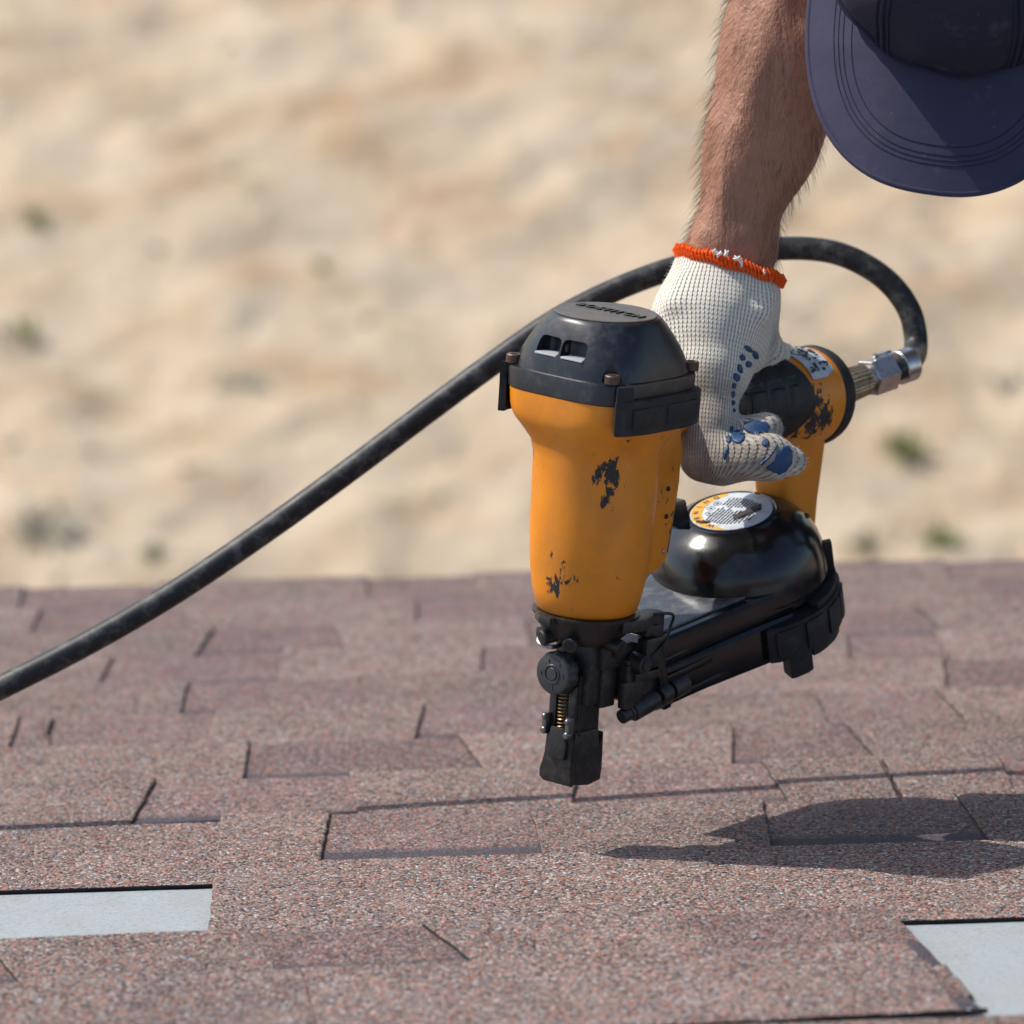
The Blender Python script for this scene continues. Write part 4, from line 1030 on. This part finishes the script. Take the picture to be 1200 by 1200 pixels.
# cap: crown and curved peak
cap_o = empty('cap', Matrix(), None); cap_o.parent = man; cap_o.matrix_local = Matrix.Translation(HC - base_p) @ HMx.to_3x3().to_4x4()
def crown_pt(a, t):
    """a: angle round the head (0 = front), t: 0 rim .. 1 top; cap coordinates (side, front, up)"""
    n = 2.7; rr_ = (1 - t ** n) ** (1 / n); up = .108 * t
    fr = .101 if math.cos(a) > 0 else .108
    bulge = 1 + .035 * math.sin(math.pi * min(1, t * 1.3)) * max(0, math.cos(a))
    lump = 1 + .012 * math.sin(a * 7 + t * 5) * math.sin(t * 6) + .008 * math.sin(a * 13 - t * 9)
    return V((.083 * math.sin(a) * rr_ * lump, fr * math.cos(a) * rr_ * bulge * lump, up - .004 + .010 * (1 - t) * -math.cos(a) * .3 - 0.9 * (.086 * math.sin(a)) ** 2 * (1 - t)))
def crown(bm):
    nA, nT = 96, 28; g_ = [[bm.verts.new(crown_pt(2 * math.pi * i / nA, t)) for i in range(nA)] for t in np.linspace(0, .985, nT)]
    for a, b in zip(g_, g_[1:]):
        for i in range(nA): bm.faces.new((a[i], a[(i + 1) % nA], b[(i + 1) % nA], b[i]))
    bm.faces.new(g_[-1])
    inn = [bm.verts.new(v.co * .965 + V((0, 0, -.001))) for v in g_[0]]; inn2 = [bm.verts.new(v.co * .95 + V((0, 0, .03))) for v in g_[0]]
    for i in range(nA):
        j = (i + 1) % nA; bm.faces.new((g_[0][j], g_[0][i], inn[i], inn[j])); bm.faces.new((inn[j], inn[i], inn2[i], inn2[j]))
part('crown', crown, M['navy_shaded'], cap_o, 60)
def brim_z(s_, f_): return -.006 - 3.3 * s_ * s_ - .10 * max(0, f_ - .09) - 9 * abs(s_) ** 3
def brim_out(ph): 
    c, s_ = sup(ph, 2.4); return V((.0800 * s_, .042 + .123 * max(c, -.18)))
def brim_pt(ph, t):
    o = brim_out(ph); i = V((.077 * math.sin(ph * .93), .094 * math.cos(ph * .93))); return i.lerp(o, t)
def brim(bm):
    nP, nT = 72, 16; G = []
    for t in np.linspace(0, 1, nT):
        G.append([])
        for ph in np.linspace(-1.72, 1.72, nP):
            p = brim_pt(ph, t); G[-1].append(V((p.x, p.y, brim_z(p.x, p.y))))
    T = [[bm.verts.new(p) for p in r] for r in G]; B = [[bm.verts.new(p - V((0, 0, .0030))) for p in r] for r in G]
    for a, b, s_ in ((T[i], T[i + 1], 1) for i in range(nT - 1)):
        for k in range(nP - 1): bm.faces.new((a[k], a[k + 1], b[k + 1], b[k]))
    for i in range(nT - 1):
        for k in range(nP - 1): bm.faces.new((B[i][k], B[i + 1][k], B[i + 1][k + 1], B[i][k + 1]))
    for k in range(nP - 1): bm.faces.new((T[-1][k], T[-1][k + 1], B[-1][k + 1], B[-1][k])); bm.faces.new((T[0][k + 1], T[0][k], B[0][k], B[0][k + 1]))
    for i in range(nT - 1): bm.faces.new((T[i][0], T[i + 1][0], B[i + 1][0], B[i][0])); bm.faces.new((T[i + 1][-1], T[i][-1], B[i][-1], B[i + 1][-1]))
bo = part('peak', brim, M['navy'], cap_o, 70)
def piping(bm):
    pth = [];
    for ph in np.linspace(-1.70, 1.70, 90):
        p = brim_out(ph); pth.append(V((p.x, p.y, brim_z(p.x, p.y) - .0015)))
    tube(bm, pth, .0019, 8)
part('edge_binding', piping, M['navy'], bo, 60)
def stitches(bm):
    for w_ in (.0145, .0172, .0200, .0250):
        pts_ = []
        for ph in np.linspace(-1.5, 1.5, 260):
            o = brim_out(ph); c_ = V((0, .05)); d = (o - c_); p = o - d.normalized() * w_; pts_.append(V((p.x, p.y, brim_z(p.x, p.y) + .0001)))
        acc = 0
        for i in range(0, len(pts_) - 3, 3): tube(bm, [pts_[i], pts_[i + 1], pts_[i + 2], pts_[i + 2].lerp(pts_[i + 3], .6)], .00028, 5)
part('stitching', stitches, M['thread_dark'], bo, 60)
def crown_seams(bm):
    for sg in (-1, 1):
        for da, r_ in ((0, .0011), (.045, .0005), (-.045, .0005)):
            tube(bm, [crown_pt(sg * (.44 + .10 * t) + da, t) * 1.004 for t in np.linspace(.02, .95, 40)], r_, 6)
    tube(bm, [crown_pt(a, .012) * 1.006 for a in np.linspace(-1.5, 1.5, 60)], .0012, 6)
    tube(bm, [crown_pt(a, .055) * 1.004 for a in np.linspace(-1.5, 1.5, 60)], .0005, 6)
part('crown_seams', crown_seams, M['thread_dark'], cap_o, 60)
part('top_button', lambda bm: ball(bm, (0, 0, .105), (.008, .008, .004), 14), M['navy'], cap_o)

# ------------------------------------------------------------------ work glove
q = SDF((P(730, 500, .05).x, -.02, P(850, 600, .05).z), (P(985, 500, .1).x, .175, P(850, 270, .1).z), .00125)
k_ = .012
q.cap(P(850, 295, .085), P(848, 330, .083), .0245, .0268, .008); q.cap(P(848, 330, .083), P(845, 352, .080), .0268, .0275, k_)
q.cap(P(846, 350, .080), P(833, 385, .072), .0275, .0300, .014); q.cap(P(833, 385, .072), P(832, 430, .060), .0300, .0235, .014)
q.cap(P(808, 372, .080), P(822, 440, .055), .0165, .0170, .016)                 # back of the hand toward the knuckles
q.cap(P(866, 358, .085), P(876, 410, .085), .0165, .0140, .014)                 # ball of the thumb
q.cap(P(888, 350, .088), P(888, 362, .088), .0090, .0090, .010)
q.chain([P(880, 385, .085), P(893, 412, .092), P(915, 425, .118), P(945, 432, .140)], [.0135, .0118, .0105, .0095], .006)   # thumb over the top
# index finger: down the front, bent under the handle, tip toward the right
q.cap(P(826, 425, .055), P(822, 500, .045), .0130, .0130, .010)
q.chain([P(829, 440, .052), P(829, 500, .040), P(828, 532, .034), P(848, 540, .026), P(876, 537, .020), P(902, 536, .020), P(930, 541, .022)], [.0190, .0160, .0145, .0122, .0104, .0118, .0076], .008)
# middle finger, tip just under the grip
q.chain([P(838, 450, .075), P(836, 515, .062), P(856, 528, .050), P(880, 512, .040), P(898, 503, .040)], [.0150, .0130, .0120, .0108, .0098], .006)
# ring and little finger, behind
q.chain([P(846, 440, .098), P(842, 505, .090), P(862, 524, .080), P(890, 520, .070)], [.0140, .0120, .0112, .0100], .006)
q.chain([P(858, 430, .118), P(852, 490, .112), P(872, 512, .104), P(900, 512, .094)], [.0125, .0108, .0100, .0090], .006)
# loose folds of the cuff
for a, b, r_ in (((804, 334), (790, 356), .004), ((822, 330), (806, 356), .004), ((846, 330), (834, 356), .004), ((868, 334), (858, 356), .0035), ((896, 352), (892, 366), .006)):
    q.cap(P(*a, .062), P(*b, .054), r_, r_ * .8, .010)
# hollow out the handle so that the palm closes round it
q.cap(GM @ hpt(.100), GM @ hpt(.185), .0178, .0190, .004, 'cut')
q.plane(P(853, 307, .085), (CU + CR * .30).normalized())
gme = relax(q.mesh(), 1, .4)
n = len(gme.vertices); co = np.empty(n * 3, np.float32); gme.vertices.foreach_get('co', co); co = co.reshape(-1, 3)
a0, a1 = A3(P(852, 300, .083)), A3(P(829, 545, .035)); ax = (a1 - a0) / np.linalg.norm(a1 - a0)
e1 = A3(CR); e1 = e1 - ax * (e1 @ ax); e1 /= np.linalg.norm(e1); e2 = np.cross(ax, e1)
rel = co - a0; vv = rel @ ax; ang = np.arctan2(rel @ e1, -(rel @ e2) * np.sign(-(e2 @ A3(_f))) * -1 if False else (rel @ e2) * np.sign(e2 @ -A3(_f)))
UVv = np.stack([ang * .0285 / .0024, vv / .0026], 1).astype(np.float32)
uvl = gme.uv_layers.new(name='UVMap'); li = np.empty(len(gme.loops), np.int32); gme.loops.foreach_get('vertex_index', li)
uvl.data.foreach_set('uv', UVv[li].ravel())
soil_shade = gme.attributes.new('soil_shade', 'FLOAT', 'POINT')
tl = np.clip((vv - .055) / .05, 0, 1) * .44 + np.clip(((co - A3(P(897, 400, .085))) ** 2).sum(1) * -1 / .0006 + 1, 0, 1) * .4 - .14  # soil at the thumb; towards the fingers soil with shade mixed into the colour
soil_shade.data.foreach_set('value', tl.astype(np.float32))
glove = link('work_glove', gme, M['knit'], man, TP)
gb = bvh_of(gme)
def fuzz(bm):
    rr = random.Random(8); vs_ = gme.vertices; nv = len(vs_)
    for _ in range(5200):
        v = vs_[rr.randrange(nv)]; nr = v.normal
        if nr.dot(_f) > .25 or (rr.random() > 1.15 - abs(nr.dot(_f))): continue
        L = rr.uniform(.0008, .0026); d = (nr + V((rr.uniform(-1, 1), rr.uniform(-1, 1), rr.uniform(-1, 1))) * .7).normalized(); w = d.cross(_f).normalized() * .00006
        p1 = v.co + d * L * .6; p2 = v.co + d * L + V((rr.uniform(-1, 1), 0, rr.uniform(-1, 1))) * L * .4
        a = [bm.verts.new(x) for x in (v.co - w, v.co + w, p1 + w * .7, p1 - w * .7, p2)]; bm.faces.new((a[0], a[1], a[2], a[3])); bm.faces.new((a[3], a[2], a[4]))
part('cotton_fuzz', fuzz, M['fuzz'], glove, 60)['kind'] = 'stuff'
def on_glove(px, py, off=.0):
    d = ray(px, py); loc, nr, fi, ds = gb.ray_cast(CAM, d)
    return None if loc is None else loc + nr * off
def patch(polys):
    """raised coating laid on the glove's skin: pixel outlines dropped on its surface"""
    def inside(x, y, pl):
        r_ = False
        for i in range(len(pl)):
            (x1, y1), (x2, y2) = pl[i - 1], pl[i]
            if (y1 > y) != (y2 > y) and x < (x2 - x1) * (y - y1) / (y2 - y1) + x1: r_ = not r_
        return r_
    def f(bm):
        for pl in polys:
            xs, ys = [p[0] for p in pl], [p[1] for p in pl]; st = 1.0; grid = {}
            for i, x in enumerate(np.arange(min(xs) - 1, max(xs) + 2, st)):
                for j, y in enumerate(np.arange(min(ys) - 1, max(ys) + 2, st)):
                    if inside(x, y, pl):
                        edge = not all(inside(x + dx, y + dy, pl) for dx, dy in ((1.5, 0), (-1.5, 0), (0, 1.5), (0, -1.5)))
                        p = on_glove(x, y, .0001 if edge else .0011)
                        if p is not None: grid[(i, j)] = bm.verts.new(p)
            for (i, j) in list(grid):
                c_ = [(i, j), (i + 1, j), (i + 1, j + 1), (i, j + 1)]
                if all(k in grid for k in c_):
                    vs_ = [grid[k] for k in c_]
                    if max((a.co - b.co).length for a in vs_ for b in vs_) < .004: bm.faces.new(vs_)
    return f
def blob(cx_, cy_, rx, ry, rot=0, n=14):
    rx *= 1.3; ry *= 1.2
    c_, s_ = math.cos(rot), math.sin(rot)
    return [(cx_ + rx * math.cos(t) * c_ - ry * math.sin(t) * s_, cy_ + rx * math.cos(t) * s_ + ry * math.sin(t) * c_) for t in np.linspace(0, 2 * math.pi, n + 1)[:-1]]
dots = [blob(877, 409, 5.5, 3, .6), blob(885, 416, 5, 3.2, 1.1), blob(870, 419, 3, 4, -.3), blob(877, 427, 3.4, 3.8, 0), blob(867, 432, 3, 5.5, -.3), blob(863, 442, 3.6, 5, -.4), blob(860, 452, 2.4, 3.6, 0),
        blob(859, 462, 2.4, 4, .1), blob(859, 472, 2.2, 3.6, .1), blob(860, 481, 1.8, 3, 0), blob(857, 503, 2.4, 4, .2), blob(854, 515, 3.2, 4.5, -.2), blob(851, 530, 2.6, 8, .25),
        [(872, 495), (884, 492), (898, 494), (904, 500), (900, 508), (888, 511), (876, 508), (870, 502)], blob(865, 512, 7, 7.5, 0), blob(897, 519, 4, 4.6, 0),
        [(906, 540), (914, 526), (922, 521), (929, 529), (929, 543), (922, 553), (914, 557), (902, 552), (896, 548)], [(889, 543), (899, 535), (908, 522), (911, 519), (912, 523), (904, 536), (893, 546)]]
for d_ in dots: part('grip_coating', patch([d_]), M['blue'], glove, 60)
# orange overlocked edge of the cuff
RC = P(849, 310, .083); ed = []; PN = (CU + CR * .30).normalized()
for t in np.linspace(0, 2 * math.pi, 80)[:-1]:
    x = math.cos(t); y = math.sin(t)                                     # y<0 toward the camera
    d = CR * x + _f * y; d = (d - PN * d.dot(PN)).normalized(); o_ = RC - PN * .0025
    loc, nr, fi, ds = gb.ray_cast(o_ + d * .07, -d)
    ed.append((loc if loc is not None else o_ + d * .028) + d * .0002 + PN * (.0028 + .0007 * math.sin(t * 9)))
ed = [(ed[i - 1] + ed[i] * 2 + ed[(i + 1) % len(ed)]) / 4 for i in range(len(ed))]
def cuff_edge(bm):
    for k, dz in enumerate((.0014, -.0014)):
        tube(bm, [p + CU * dz + (p - RC).normalized() * .0005 * math.sin(i * 2.4 + k) for i, p in enumerate(ed)], lambda t: .0017, 10, True)
    for i in range(0, 79):
        p = ed[i]; o = (p - RC); o = (o - CU * o.dot(CU)).normalized(); tube(bm, [p + CU * .0038 + o * .0006, p + o * .0028, p - CU * .0042 + o * .0008 + (ed[(i + 1) % 79] - p) * .5], .00055, 5)
part('cuff_edging', cuff_edge, M['orange_thread'], glove, 60)
def cuff_thread(bm):
    eb = BVHTree.FromPolygons(*[[p for p in ed], [(i, (i + 1) % 79, (i + 2) % 79) for i in range(79)]])
    for px, py, r_ in ((838, 295, .0017), (843, 298, .0019), (851, 297, .0019), (864, 303, .0021), (869, 309, .0018), (895, 319, .0014), (797, 299, .0016)):
        c_ = P(px, py, .0555); 
        best = min(ed, key=lambda p: (p - CAM).normalized().cross((c_ - CAM).normalized()).length + (1 if p.y > RC.y else 0))
        d = ray(px, py); t = (best - CAM).dot(d) - .0022; c_ = CAM + d * t; rs = random.Random(px)
        for _ in range(3):
            v1 = V((rs.uniform(-1, 1), rs.uniform(-.4, .4), rs.uniform(-.6, 1))).normalized() * r_ * 1.1; tube(bm, [c_ - v1, c_ - v1 * .3 - ray(px, py) * .0006, c_ + v1 * .4 - ray(px, py) * .0005, c_ + v1], lambda t: .0008 * (1.1 - abs(t - .5)), 6)
part('cuff_stitches', cuff_thread, M['white_thread'], glove, 60)
